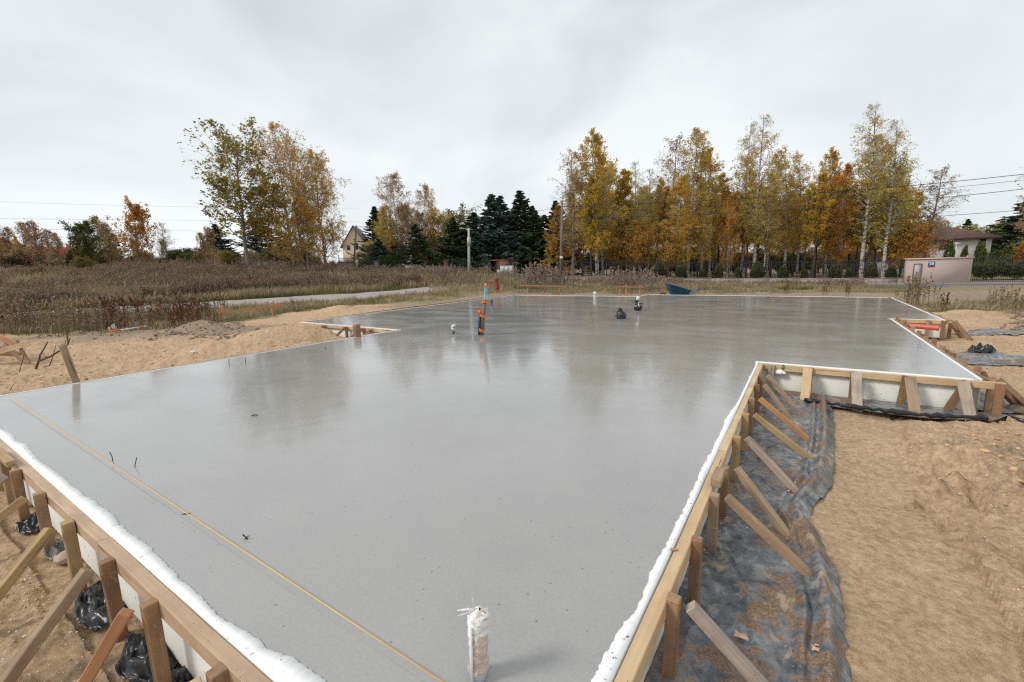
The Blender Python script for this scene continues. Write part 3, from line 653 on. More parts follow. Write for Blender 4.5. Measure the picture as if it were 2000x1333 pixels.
# --- D: across the notch, facing the camera
tD, a_, e_, n_ = side(2, 'formwork across the right notch, cream foam between wide posts under a pine rail', .012, 0, ext0=-.10)
rail(OUT[2], OUT[3], n_, tD, W_NEW, .17, 2.88, 1)
yD = 8.20-FT-RW-.004-.02
def dpost(px, py, bx, m, front=.0, w=.11):
    p = at(px, py, 0); q = at(bx, 800, GZ); post(tD, p[0], yD, .012, m, w, .04, lean=((q[0]-p[0])*.6 if bx != px else 0, 0), up=(0, 1, 0))
for px, bx, m in ((1500, 1500, W_GREY), (1582, 1584, W_BROWN), (1673, 1673, W_BROWN), (1771, 1769, W_BROWN), (1876, 1866, W_BROWN), (1925, 1920, W_BROWN)):
    p = at(px, 735, 0); lean = -.22 if px == 1876 else (-.05 if px == 1771 else 0)
    post(tD, p[0] if px != 1925 else 2.2, yD, -.0, m, .09, .04, lean=(lean, 0), up=(0, 1, 0))
for (p, q, m) in (((1578, 716), (1571, 792), W_NEW), ((1672, 727), (1675, 806), W_GREY), ((1775, 735), (1790, 814), W_OLD), ((1886, 750), (1899, 822), W_GREY)):
    P = at(*p, -.0); P[1] = yD-.07; Qp = at(*q, GZ); Qp[2] = GZ-.05
    timber('brace', Qp, (P[0], P[1], .005), .12, .035, m, tD, up=(0, 1, 0))
# --- E: long far side seen over the slab
tE, a_, e_, n_ = side(3, 'formwork on the right behind the notch, brown post ends showing over the edge', .055, 2, W_BROWN, cover=.068)
xE = 1.99+FT+RW+.01+.03
for i, py in enumerate((742, 726, 712, 700, 689, 677, 668, 660, 652, 645, 638, 632)):
    y = at(1800+py, py, 0)[1] if False else 8.3+(15.7-8.3)*(i/11.0)**1.05
    post(tE, xE, y, .035+.02*(i % 3), W_BROWN if i % 2 else W_OLD, .07, .06)
    if i % 3 == 1: brace(tE, (xE+.06, y+.05, -.03), (xE+.32, y+.1, GZ), W_BROWN)
for (p_, q_, m_) in (((1938, 745), (1990, 795), W_BROWN), ((1946, 739), (2014, 800), W_OLD)):
    a__ = at(*p_, -.02); b__ = at(*q_, GZ); brace(tE, a__, b__, m_, .07, .07)
# --- F and G
tF, a_, e_, n_ = side(4, 'short cream formwork with a pine rail holding the red drain pipe, far right', .01, 1, W_NEW, ext0=-.10)
for x in (2.32, 2.82, 3.12): post(tF, x, 15.92-FT-RW-.035, .01, W_OLD if x < 3 else W_BROWN, .08, .04)
tG, a_, e_, n_ = side(5, 'formwork running away at the far right edge of the slab beside the sand', .012, 2, W_BROWN, cover=.075)
for i in range(8):
    y = 16.0+i*1.15; post(tG, 3.11+FT+RW+.04, y, .01, W_BROWN)
    if i < 2: a__ = at(*((1856, 629), (1864, 627.5))[i], -.01); brace(tG, a__, at(*((1880, 661), (1896, 665))[i], GZ), W_BROWN if i else W_OLD, .08, .08)
# --- far and left sides
side(6, 'far right edge formwork of the slab, a thin pale line before the blue wheelbarrow', .02, 1, cover=.075)
side(7, 'short step in the far edge of the slab left of the blue wheelbarrow', .02, 1, cover=.075)
side(8, 'far left edge formwork of the slab in front of the weeds', .02, 1, cover=.075)
side(9, 'formwork of the left wing edge running away beside the dry grass', .02, 1, cover=.075)
tH, a_, e_, n_ = side(10, 'formwork across the left notch, white foam top, half hidden by the sand heap', .012, 1, W_NEW)
for (px, py, q, m) in ((619, 637, (611, 652), W_OLD), (658, 641, (641, 660), W_BROWN), (684, 645, (661, 665), W_BROWN), (708, 645, (700, 662), W_OLD), (740, 648, (733, 654), W_OLD)):
    p = at(px, py, 0); p[1] = 8.66-FT-RW-.04
    post(tH, p[0], p[1], .0, m, .09, .05)
    Qp = at(q[0], q[1]+6, GZ+.1); brace(tH, (p[0], p[1]-.05, -.02), (Qp[0], max(Qp[1], 7.6), GZ), m, .06, .07)
side(11, 'long left edge of the slab, thin white foam line against the sand', .018, 1, cover=.075)

# stake standing in the left notch, and the round stake at the left edge
def stake(px, py, top_y, label, z=0.0, r=.045, lean=.0, mat=None, sq=True, name='wooden_stake', cat='stake', off=(0, 0)):
    p = at(px, py, z); t_ = p[:2] @ FW[:2]; zt = float(atd(px, top_y, t_)[2]); p[0] += off[0]; p[1] += off[1]
    lx = RT[:2]*lean
    o = timber(name, (p[0], p[1], GZ-.1), (p[0]+lx[0], p[1]+lx[1], zt), r*2, r*(2 if sq else 1.7), mat or W_BROWN, None, up=(0, 1, 0), chip=r*.25 if sq else r*.55)
    return tag(o, label, cat)
stake(698, 658, 634, 'short square stake sticking up above the formwork of the left notch', 0, .075, 0)
stake(164, 750, 673, 'round weathered stake standing at the slab edge, leaning left', 0, .05, -.22, W_OLD, False, off=(-.14, .02))

# ================================================================== SHEETS OF BLACK FOIL
def foil_mat():
    m, nt, b = mat_new('dusty_black_foil'); v = texco(nt)
    n1_ = noise(nt, v, 1.7, 6, .62, .5); n2_ = noise(nt, v, 11, 5, .65, .3); n3 = noise(nt, v, 70, 3, .6)
    base = ramp(nt, n2_, [(.3, (.05, .057, .062)), (.5, (.145, .158, .168)), (.70, (.38, .385, .38))])
    dust = mixc(nt, ramp(nt, mathn(nt, 'ADD', n1_, mathn(nt, 'MULTIPLY', mathn(nt, 'SUBTRACT', n2_, .5), .55)), [(.50, (0, 0, 0)), (.57, (1, 1, 1))]), base, ramp(nt, n3, [(.35, (.13, .075, .04)), (.65, (.30, .20, .13))]))
    sandp = noise(nt, texco(nt, 'Object', (1.4, .8, 1)), 3.1, 5, .6, .8)
    c = mixc(nt, ramp(nt, sandp, [(.585, (0, 0, 0)), (.65, (.85, .85, .85))]), dust, (.40, .30, .205))
    vo = N(nt, 'ShaderNodeTexVoronoi'); vo.inputs['Scale'].default_value = 34; nt.links.new(v, vo.inputs[0])
    cr_ = mathn(nt, 'MULTIPLY', ramp(nt, vo.outputs['Distance'], [(.07, (1, 1, 1)), (.11, (0, 0, 0))]), ramp(nt, vo.outputs['Color'], [(.72, (0, 0, 0)), (.74, (1, 1, 1))]))
    cr_ = mathn(nt, 'MULTIPLY', cr_, ramp(nt, n1_, [(.45, (0, 0, 0)), (.55, (1, 1, 1))]))
    c = mixc(nt, cr_, c, (.72, .68, .60))
    nt.links.new(c, b.inputs['Base Color'])
    rg = ramp(nt, n1_, [(.48, (.15, .15, .15)), (.58, (.65, .65, .65))]); nt.links.new(rg, b.inputs['Roughness'])
    wr = N(nt, 'ShaderNodeTexVoronoi', feature='DISTANCE_TO_EDGE'); wr.inputs['Scale'].default_value = 3.5
    mpn = nt.nodes.new('ShaderNodeMapping'); mpn.inputs['Scale'].default_value = (1, .6, 1)
    nt.links.new(v, mpn.inputs[0]); nt.links.new(mpn.outputs[0], wr.inputs[0])
    a = bump(nt, None, noise(nt, v, 5, 5, .6, 1.5), .6, .03); cf_ = ramp(nt, wr.outputs['Distance'], [(0.0, (0, 0, 0)), (.10, (1, 1, 1))]); a = bump(nt, None, cf_, .45, .018, a); bump(nt, b, n2_, .4, .006, a); return m
M_FOIL = foil_mat()
M_BLACK = simple('clean_black_foil', (.014, .016, .02), .28, .3, 6, bumps=.35, bdist=.012)
def sheet(name, B0, B1, nu, nv, mat, label, zf, cat='plastic sheet', thick=.0):
    """sheet between two boundary curves given as (X, Y) arrays of nv points"""
    u = np.linspace(0, 1, nu)[None, :, None]; XY = B0[:, None]*(1-u)+B1[:, None]*u
    Z = zf(XY[..., 0], XY[..., 1], u[..., 0]*np.ones((nv, 1)))
    V = np.concatenate([XY, Z[..., None]], -1).reshape(-1, 3); i = np.arange(nv-1)[:, None]*nu; j = np.arange(nu-1)[None]
    Q = np.stack([i+j, i+j+1, i+nu+j+1, i+nu+j], -1).reshape(-1, 4)
    mb = MB(); mb.add(V, Q); o = mb.build(name, mat, smooth=True); return tag(o, label, cat)
def resample(pts, n):
    pts = np.array(pts); d = np.r_[0, np.cumsum(np.hypot(*np.diff(pts, axis=0).T))]; s = np.linspace(0, d[-1], n); return np.stack([np.interp(s, d, pts[:, 0]), np.interp(s, d, pts[:, 1])], -1)
edge = [at(x, y, GZ+.02)[:2] for x, y in ((1620, 786), (1625, 802), (1629, 850), (1629, 890), (1625, 952), (1592, 985), (1581, 1018), (1606, 1061), (1635, 1127), (1654, 1222), (1665, 1333))]
e0 = edge[-1]; edge = edge+[np.array([e0[0]-.02, .3])]
NV = 420
B1 = resample(edge, NV); B1 += (.012*np.stack([fbm(B1[:, 1], B1[:, 0], .25, 3, 4), fbm(B1[:, 1], B1[:, 0], .25, 3, 6)], -1))
B0 = np.stack([np.full(NV, -.522), np.interp(np.linspace(0, 1, NV), [0, 1], [8.08, .25])], -1)
def zfoil(X, Y, u):
    w = X-(-.52); tot = np.maximum(w/np.maximum(u, .05), .3); dist = (1-u)*tot       # metres from the outer edge
    ridge = .075*np.exp(-((dist-.10)/.045)**2)*(1+.5*fbm(Y, X*0, .5, 3, 33))+.035*np.exp(-((dist-.21)/.03)**2)*(1+fbm(Y, Y*0, .4, 2, 35))
    wr = .016*fbm(X, Y, .4, 5, 71, .62)+.022*(1-np.abs(2*fbm(X*.6+Y*.8, (Y-X)*.5, .24, 3, 72)))**3+.006*fbm(X, Y, .06, 2, 5)
    base = smooth_z(X, Y)+.055
    return base+wr+ridge-.03*np.exp(-dist/.03)
sheet('plastic_sheet', B0, B1, 110, NV, M_FOIL, 'large dusty black foil sheet with folded edge under the braces of the right formwork', zfoil)
# foil along the notch formwork, with a rolled black rim
b0 = np.stack([np.linspace(-.2, 2.35, 160), np.full(160, 8.08)], -1)
rim = [at(x, y, GZ+.05)[:2] for x, y in ((1560, 786), (1600, 792), (1700, 806), (1800, 818), (1900, 823), (1935, 824))]
b1 = resample(rim, 160)
sheet('plastic_sheet', b0, b1, 24, 160, M_FOIL, 'strip of dirty foil at the foot of the cream notch formwork', lambda X, Y, u: smooth_z(X, Y)+.06+.012*fbm(X, Y, .2, 4, 9))
mb = MB(); P = np.array([(x, y, GZ+.10+.012*math.sin(i*.7)) for i, (x, y) in enumerate(b1[5:])]); mb.tube(P[::5], .028+.009*np.sin(np.arange(len(P[::5]))*.9), 8)
tag(mb.build('foil_roll', M_BLACK, smooth=True), 'black rolled foil edge lying on the sand before the notch formwork', 'foil roll')
def lump(name, px, py, w, d, h, seed, mat, label, cat, z=None, rot=0.0, n=44, power=1.0):
    """crumpled piece of foil or cloth lying on the ground"""
    z = GZ if z is None else z; p = at(px, py, z); u, v = np.meshgrid(np.linspace(-1, 1, n), np.linspace(-1, 1, n)); r_ = np.hypot(u, v)
    k = np.clip(1.0/np.maximum(np.maximum(np.abs(u), np.abs(v))/np.maximum(r_, 1e-6), 1e-6), 0, 2) if False else 1
    a = w/2*(1+.25*fbm(u+seed, v, .8, 3, seed)); b = d/2*(1+.25*fbm(u, v+seed, .8, 3, seed+1)); X = u*a; Y = v*b
    sq = np.sqrt(np.clip(1-u*u/2, 0, 1)); sq2 = np.sqrt(np.clip(1-v*v/2, 0, 1)); X = X*sq2; Y = Y*sq
    c, s = math.cos(rot), math.sin(rot); XX = p[0]+(X*c-Y*s)*RT[0]+(X*s+Y*c)*FW[0]; YY = p[1]+(X*c-Y*s)*RT[1]+(X*s+Y*c)*FW[1]
    m_ = np.clip(1-r_**2/2.0, 0, 1)
    Z = terrain(XX, YY) if z < -.1 else np.full(XX.shape, z)
    Z = Z+.02+h*np.abs(fbm(u*1.3+seed, v*1.3, .7, 3, seed, .42))**power*m_*2.0+h*.25*m_
    V = np.stack([XX, YY, Z], -1).reshape(-1, 3); i = np.arange(n-1)[:, None]*n; j = np.arange(n-1)[None]
    Q = np.stack([i+j, i+j+1, i+n+j+1, i+n+j], -1).reshape(-1, 4); mb = MB(); mb.add(V, Q); return tag(mb.build(name, mat, smooth=True), label, cat)
lump('foil_or_pit_shade', 1918, 688, .55, .4, .13, 3, M_BLACK, 'crumpled shiny black foil lying on the grey sheet at right', 'foil scrap', rot=.3)
lump('plastic_sheet', 1915, 700, 2.1, 1.5, .03, 5, M_FOIL, 'half buried grey foil sheet on the sand at the right edge', 'plastic sheet')
lump('plastic_sheet', 1965, 652, 2.6, .8, .02, 8, M_FOIL, 'flat grey foil strip on the sand beyond the black scrap', 'plastic sheet')
lump('plastic_sheet', 1960, 790, 1.5, .9, .04, 12, M_FOIL, 'foil sheet in the sand beside the braces right of the notch', 'plastic sheet')
mb = MB(); P = [at(x, y, GZ+.05) for x, y in ((1924, 796), (1950, 806), (1975, 815), (2010, 826))]; mb.tube(P, .022, 8); tag(mb.build('black_pipe', M_BLACK, smooth=True), 'thin black pipe on the ground behind the notch corner', 'pipe')
# foil below the left formwork
for i, (px, py, w, d, h, sd_, lb) in enumerate(((72, 1022, .46, .26, .06, 21, 'black foil bunched at the foot of the left formwork, farthest left'), (122, 1072, .35, .2, .05, 22, 'small black foil fold beside the pale stone under the left formwork'),
      (200, 1180, .60, .24, .07, 23, 'black foil fold between the two middle posts of the left formwork'), (290, 1288, .55, .24, .07, 24, 'black foil crumpled under the left formwork by the stout post'), (378, 1362, .50, .22, .06, 25, 'black foil at the bottom of the left formwork near the picture edge'))):
    lump('foil_fold', px, py, w, d, h, sd_, M_BLACK if i != 1 else M_FOIL, lb, 'foil', rot=-.75)
lump('foil_or_pit_shade', 228, 742, .55, .16, .10, 31, M_BLACK, 'black lump standing in for the shade of a pit at the slab edge beside the round stake', 'foil scrap', z=-.2, rot=.2)  # no foil here: black lump put in for the dark inside of a pit
M_STONE = simple('pale_stone', (.44, .36, .27), .9, .3, 9, bumps=.8)
def stone(name, px, py, r, seed, mat, label, z=None, cat='stone', sq=.7):
    z = GZ if z is None else z; p = at(px, py, z+r*.4); bm = bmesh.new(); bmesh.ops.create_icosphere(bm, subdivisions=4, radius=r)
    co_ = np.array([v.co[:] for v in bm.verts]); f = 1+.28*fbm(co_[:, 0]+co_[:, 2]+seed, co_[:, 1]-co_[:, 2], r*1.1, 4, seed)+.12*fbm(co_[:, 0]-co_[:, 2], co_[:, 1]+seed, r*.3, 3, seed)
    for v, k in zip(bm.verts, f): v.co = v.co*float(k); v.co.z *= sq
    me = bpy.data.meshes.new(name); bm.to_mesh(me); bm.free(); me.polygons.foreach_set('use_smooth', [True]*len(me.polygons))
    if name == 'foam_lump': q_ = ray(px, py); p = np.array([0, 0, EYE])+q_*(8.075/q_[1])
    o = link(name, me, mat, None, p); return tag(o, label, cat)
stone('stone', 130, 1088, .065, 4, M_STONE, 'pale brown stone lying under the left formwork')
stone('stone', 373, 664, .09, 6, simple('red_stone', (.40, .2, .11), .9), 'reddish stone on the grey soil left of the sand heap', cat='stone')
stone('foam_lump', 1523, 727, .085, 9, M_FOAM, 'torn white lump of foam stuck to the notch formwork below the green mark', z=-.16, cat='foam lump', sq=.55)
p = at(1529, 716, 0); mb = MB(); yy = 8.20-FT-RW-.006; yy = yy-RW*.0; mb.box((p[0]-.016, yy-.012, -.06), (p[0]+.016, yy+.002, .0)); mb.box((p[0]-.012, yy-.014, .002), (p[0]+.014, yy+.02, .012))
tag(mb.build('green_clip', simple('green_plastic', (.03, .36, .05), .5)), 'small bright green plastic clip on the rail of the notch formwork', 'clip')

# ================================================================== THINGS ON AND AROUND THE SLAB
M_STR = simple('yellow_string', (.72, .47, .16), .8, .1); 
P0 = at(20, 775, .03); P1_ = at(905, 1360, .03); mb = MB(); mb.tube([P0+(P1_-P0)*k for k in np.linspace(0, 1, 12)], .0032, 6)
tag(mb.build('guide_string', M_STR, smooth=True), 'taut yellow guide string running low over the wet slab', 'string')
M_PIPEO = simple('orange_tape', (.80, .16, .03), .45, .1); M_PIPEB = simple('brown_pipe', (.20, .10, .055), .4, .15); M_PIPEC = simple('cyan_pipe', (.03, .45, .58), .35, .1)
M_PIPEN = simple('dark_blue_pipe', (.01, .03, .07), .35, .1); M_PIPER = simple('red_brown_plastic_pipe', (.62, .13, .055), .32, .08, bumps=0); M_WHITE = simple('white_plastic', (.75, .76, .77), .35, .06, bumps=.05)
M_WRAP = simple('dirty_white_wrap', (.62, .52, .45), .3, .3, 14, bumps=.9, bdist=.012); M_WRAPW = simple('white_film', (.80, .79, .77), .3, .12, 12, bumps=.9, bdist=.012)
base = at(941, 655, 0); tt = base[:2] @ FW[:2]; R3 = np.array([RT[0], RT[1], 0]); F3 = np.array([FW[0], FW[1], 0])
t = thing('pipe_bundle', base, 'bundle of upright pipes bound with orange tape, the thin one cyan', 'pipes')
def pt(px, py, back=0): return atd(px, py, tt+back)
mb = MB(); mb.tube([base+R3*-.01+F3*.0+[0, 0, -.05], pt(947, 586)], .047, 16); mb.build('brown_pipe', M_PIPEB, t, smooth=False)
mb = MB(); mb.tube([base+R3*-.06+[0, 0, -.05], pt(937, 611)], .036, 16); mb.build('dark_pipe', M_PIPEN, t)
mb = MB(); mb.tube([base+R3*.03+F3*.09+[0, 0, -.05], pt(948.5, 559, .09)], .026, 14); mb.build('cyan_pipe', M_PIPEC, t)
mb = MB(); mb.tube([pt(948.4, 561, .09), pt(948.9, 554, .09)], .03, 12); mb.build('cap', simple('salmon_cap', (.75, .25, .14), .5), t)
mb = MB(); mb.tube([pt(937.2, 614), pt(937, 606)], .042, 16); mb.build('cap', M_PIPEO, t)
def band(y, x0, x1, hh, tilt):
    m = MB(); n = 18; c = (pt(x0, y)+pt(x1, y))/2; wv = np.linalg.norm(pt(x1, y)-pt(x0, y))/2; V = []; Q = []
    for k in range(n):
        a = 2*math.pi*k/n; q = c+R3*math.cos(a)*wv+F3*(math.sin(a)*.062); z = tilt*math.cos(a)*.03
        V += [q+[0, 0, z-hh], q+[0, 0, z+hh]]
    for k in range(n): a, b_ = 2*k, 2*((k+1) % n); Q.append((a, b_, b_+1, a+1))
    m.add(V, Q); m.build('tape', M_PIPEO, t)
band(645.5, 935, 946, .04, -.8); band(617, 935.5, 948, .035, -1); band(589.5, 941.5, 951, .035, 0)
# wrapped pipe in the foreground
dcam = 1.72; B = np.array([0, 0, EYE])+ray(929, 1192)*dcam; ft = thing('wrapped_pipe', (B[0], B[1], 0), 'white pipe wrapped in dirty clear film standing in the slab closest to the camera', 'pipe')
ztop = B[2]; mb = MB()
mb.tube([(B[0], B[1], -.02), (B[0], B[1], ztop-.02)], .033, 20); mb.tube([(B[0]+.004, B[1]-.045, -.02), (B[0]+.004, B[1]-.038, ztop-.05)], .006, 8); mb.build('pipe', M_WHITE, ft, smooth=True)
nseg = 60; nr = 40; zz = np.linspace(ztop-.255, ztop, nseg); th = np.linspace(0, 2*math.pi, nr, endpoint=False); TH, ZZ = np.meshgrid(th, zz)
rad = .037+.0075*fbm(np.cos(TH)*3+ZZ*9, np.sin(TH)*3+ZZ*40, 1.0, 4, 3)+.003*np.sin(ZZ*160+TH*2)*.5; rad = rad*np.where(ZZ > ztop-.02, np.sqrt(np.clip((ztop-ZZ)/.02, .02, 1)), 1)+.003*(ZZ < ztop-.24)
lean = (ZZ-(ztop-.26))*.05
V = np.stack([B[0]+np.cos(TH)*rad+lean*RT[0], B[1]+np.sin(TH)*rad+lean*RT[1], ZZ], -1).reshape(-1, 3); i = np.arange(nseg-1)[:, None]*nr; j = np.arange(nr)[None]; jn = (j+1) % nr
mb = MB(); mb.add(V, np.stack([i+j, i+jn, i+nr+jn, i+nr+j], -1).reshape(-1, 4)); mb.build('wrap', M_WRAP, ft, smooth=True)
V2 = V.copy().reshape(nseg, nr, 3); V2 = V2[-24:]; cen = np.array([B[0], B[1]])+RT[:2]*.012; V2[..., :2] = cen+(V2[..., :2]-cen)*1.06; V2[..., 2] += .003+.010*fbm(V2[..., 0]*60, V2[..., 1]*60, 1.0, 3, 6); V2[..., :2] += .006*np.stack([fbm(V2[..., 0]*40, V2[..., 2]*40, 1.0, 3, 2), fbm(V2[..., 1]*40, V2[..., 2]*40, 1.0, 3, 4)], -1)
i = np.arange(23)[:, None]*nr; mb = MB(); mb.add(V2.reshape(-1, 3), np.stack([i+j, i+jn, i+nr+jn, i+nr+j], -1).reshape(-1, 4)); mb.build('film_cap', M_WRAPW, ft, smooth=True)
mb = MB(); c = np.array([B[0], B[1], ztop])
mb.tube([c+[0, 0, -.01], c-R3*.012+[0, 0, .055]], [.0022, .0012], 5); mb.tube([c+[0, 0, -.004], c-R3*.03+[0, 0, .004], c-R3*.072+[0, 0, .0]], [.007, .006, .002], 6); mb.tube([c-R3*.03+[0, 0, -.01], c-R3*.07+[0, 0, -.024]], [.003, .001], 5); mb.tube([c+R3*.01+[0, 0, -.012], c+R3*.045+[0, 0, -.03]], [.014, .006], 7)
mb.build('loose_film', M_WRAPW, ft, smooth=True)
# torn-topped stubs
def stub(px, py, h, r, lab, m1, m2, split=.45, name='pipe_stub'):
    b_ = at(px, py, 0); t_ = thing(name, b_, lab, 'pipe stub'); m = MB(); m.tube([b_+[0, 0, -.02], b_+[0, 0, h*split]], r, 12); m.build('pipe', m1, t_, smooth=True)
    m = MB(); z = np.linspace(h*split-.02, h, 7); rr_ = r*np.array([1.05, 1.25, .9, 1.5, 1.9, 1.3, .3]); m.tube([b_+[.02*math.sin(k*2.1), .02*math.cos(k*1.7), zz_] for k, zz_ in enumerate(z)], rr_, 9); m.tube([b_+[0, 0, h*.75], b_+R3*r*2.2+[0, 0, h*1.02]], [r*.9, r*.15], 6); m.build('torn_wrap', m2, t_)
M_GREYP = simple('grey_pipe', (.12, .12, .115), .5)
stub(885.5, 652, .24, .035, 'short grey stub with torn white film left of the orange taped bundle', M_GREYP, M_WRAPW)
stub(960, 598, .30, .04, 'tiny grey stub standing far off right behind the taped bundle', M_GREYP, M_GREYP)
stub(1161, 582.5, .34, .05, 'white wrapped stub near the far edge of the slab', M_WHITE, M_WRAPW, .2)
def blackwrap(px, py, H, W, seed, lab, white):
    b_ = at(px, py, 0); t_ = thing('wrapped_pipe', b_, lab, 'pipe'); r = np.random.default_rng(seed)
    m = MB(); m.tube([b_+[0, 0, -.02], b_+[0, 0, H*.5]], W*.34, 16); m.build('pipe', simple('pale_grey_pipe', (.42, .42, .41), .4), t_, smooth=True)
    n, k = 44, 30; ZZ, TH = np.meshgrid(np.linspace(.05*H, H, n), np.linspace(0, 2*math.pi, k, endpoint=False), indexing='ij'); f = ZZ/H
    rad = W*.5*np.interp(f, [0, .1, .35, .5, .62, .75, .9, 1], [.7, .95, 1.0, .75, .6, .5, .55, .05])*(1+.55*fbm(np.cos(TH)*2+seed, np.sin(TH)*2+ZZ*14, .8, 4, seed))
    V = np.stack([b_[0]+np.cos(TH)*rad+.1*W*np.sin(f*5), b_[1]+np.sin(TH)*rad, ZZ], -1).reshape(-1, 3); i = np.arange(n-1)[:, None]*k; j = np.arange(k)[None]; jn = (j+1) % k
    m = MB(); m.add(V, np.stack([i+j, i+jn, i+k+jn, i+k+j], -1).reshape(-1, 4))
    for q in range(5):
        a = r.uniform(0, 6.28); z0 = r.uniform(.2, .8)*H; d = np.array([math.cos(a), math.sin(a), 0]); m.tube([b_+[0, 0, z0], b_+d*W*.5+[0, 0, z0+.03], b_+d*W*.85+[0, 0, z0-r.uniform(-.03, .08)]], [W*.12, W*.09, W*.02], 5)
    m.build('black_wrap', M_BLACK, t_)
    if white:
        m = MB(); m.tube([b_+[0, 0, H*.92], b_+R3*.01+[0, 0, H*1.18], b_+R3*.02+[0, 0, H*1.28]], [W*.16, W*.26, W*.08], 10); m.tube([b_+R3*.02-F3*W*.45+[0, 0, H*.35], b_-F3*W*.32+[0, 0, H*.8]], [W*.12, W*.08], 6); m.build('white_film', M_WRAPW, t_)
blackwrap(1212, 623, .35, .24, 3, 'squat pipe stub wrapped in black foil on the slab', False)
blackwrap(1245, 608, .42, .26, 5, 'taller black wrapped pipe with a white film top on the slab', True)
# little wires and twigs in the concrete
M_TW = simple('dark_wire', (.03, .025, .02), .7)
def wire(pts, lab, r=.003, name='wire_stub', zs=None):
    m = MB(); P = []
    b_ = at(*pts[0], 0); t_ = b_[:2] @ FW[:2]
    for k, (x, y) in enumerate(pts): q = atd(x, y, t_); q = np.array([q[0], q[1], max(q[2], -.01 if k == 0 else .003)]); P.append(q)
    m.tube(P, r, 5); tag(m.build(name, M_TW, smooth=True), lab, 'wire')
wire([(220, 901), (219, 893), (214, 883)], 'bent dark wire sticking out of the slab by the yellow string, left one', .0035)
wire([(263, 912), (265, 903), (267, 894)], 'straight dark wire in the slab just right of the bent one', .0035)
wire([(484, 1053), (479, 1049), (474, 1044)], 'crossed dark twig lying on the middle of the near slab', .004, 'twig')
wire([(478, 1054), (482, 1049), (487, 1047)], 'tiny twig crossing the dark one on the near slab', .003, 'twig')
wire([(491, 813), (496, 810.5), (503, 811)], 'small dark twig lying on the slab before the left tree reflection', .006, 'twig')
wire([(447.5, 712), (447, 702)], 'thin dark pin in the slab near the sand heap, left one', .006); wire([(479.5, 709), (479, 699)], 'thin dark pin in the slab near the sand heap, right one', .006)
wire([(636, 682), (636.3, 678)], 'very small pin in the slab below the left notch', .008)
wire([(355, 1005), (362, 1007), (371, 1007)], 'dark knot of wire where the yellow string is tied', .004)
# red drain pipe lying on the far formwork
a = at(1765, 634.5, .05); t_ = 12.9
mb = MB(); pa = np.array([2.02, 15.35, -.02]); pb = np.array([2.98, 15.28, -.05])
yp_ = lambda x, y, Y: np.array([0, 0, EYE])+ray(x, y)*(Y/ray(x, y)[1])
P = yp_(1758, 635.5, 15.55); Qp = yp_(1834, 641.5, 15.3)
mb.tube([P, Qp], .062, 22, cap=False); mb.tube([P+(Qp-P)*.02, P+(Qp-P)*.985], .056, 22, cap=True); mb.tube([P+(Qp-P)*.93, Qp], .07, 22, cap=False)
tag(mb.build('drain_pipe', M_PIPER, smooth=True), 'red brown plastic drain pipe laid across the short far formwork', 'pipe')
# wheelbarrow, tipped over
def wheelbarrow():
    p = place(1328, 26.6); x = R3; y = F3; z = np.array([0, 0, 1.]); o = thing('wheelbarrow', p, 'blue metal wheelbarrow lying tipped forward behind the far slab edge', 'wheelbarrow')
    MBL = simple('blue_painted_metal', (.02, .14, .30), .45, .25, 4, bumps=.1); MK = simple('black_rubber', (.015, .015, .015), .8)
    # tray: open box tipped so its mouth faces left and down
    def q(a, b_, c): return p+x*a+y*b_+z*c
    outer = [q(-.85, -.36, .70), q(-.85, .36, .70), q(-.98, .30, .08), q(-.98, -.30, .08)]
    m = MB(); rim = [q(-.82, -.40, .92), q(.62, -.36, .48), q(.62, .36, .48), q(-.82, .40, .92)]; bot = [q(-.38, -.27, .12), q(.42, -.24, .10), q(.42, .24, .10), q(-.38, .27, .12)]
    rim2 = [r_+z*.0+x*0 for r_ in rim]; V = rim+bot+[c+(np.mean(rim, 0)-c)*.03 for c in rim]+[c+z*.03 for c in bot]
    m.add(V, [(0, 1, 5, 4), (1, 2, 6, 5), (2, 3, 7, 6), (3, 0, 4, 7), (4, 5, 6, 7), (8, 9, 13, 12), (9, 10, 14, 13), (10, 11, 15, 14), (11, 8, 12, 15), (12, 13, 14, 15), (0, 1, 9, 8), (1, 2, 10, 9), (2, 3, 11, 10), (3, 0, 8, 11)])
    for k in range(4): m.tube([rim[k], rim[(k+1) % 4]], .016, 8)
    m.build('tray', MBL, o)
    m = MB()
    for sgn in (-1, 1):
        m.tube([q(-.95, sgn*.05, .10), q(-.4, sgn*.2, .16), q(.5, sgn*.26, .12), q(.95, sgn*.28, .50), q(1.35, sgn*.30, .53)], .017, 8)
        m.tube([q(.45, sgn*.25, .1), q(.8, sgn*.27, .46)], .014, 8); m.tube([q(.75, sgn*.25, .12), q(1.0, sgn*.28, .5)], .014, 8)
    m.tube([q(.75, -.25, .12), q(.75, .25, .12)], .013, 8); m.build('frame', MBL, o)
    m = MB(); th = np.linspace(0, 2*math.pi, 25); m.tube([q(-1.02+.17*math.cos(a), 0, .20+.17*math.sin(a)) for a in th], .04, 10, cap=False); w = m.build('wheel', MK, o, smooth=True)
    m = MB(); m.tube([q(-1.02, -.04, .2), q(-1.02, .04, .2)], .09, 14); rb = m.build('rim', MBL, w, origin=w.matrix_world.translation if False else (p[0], p[1], p[2])); rb.location = (0, 0, 0)
    o.scale = (.97, .97, 1.02)
    for sgn in (-1, 1):
        m = MB(); m.tube([q(1.28, sgn*.30, .528), q(1.45, sgn*.30, .535)], .022, 8); m.build('grip', MK, o, smooth=True)
wheelbarrow()
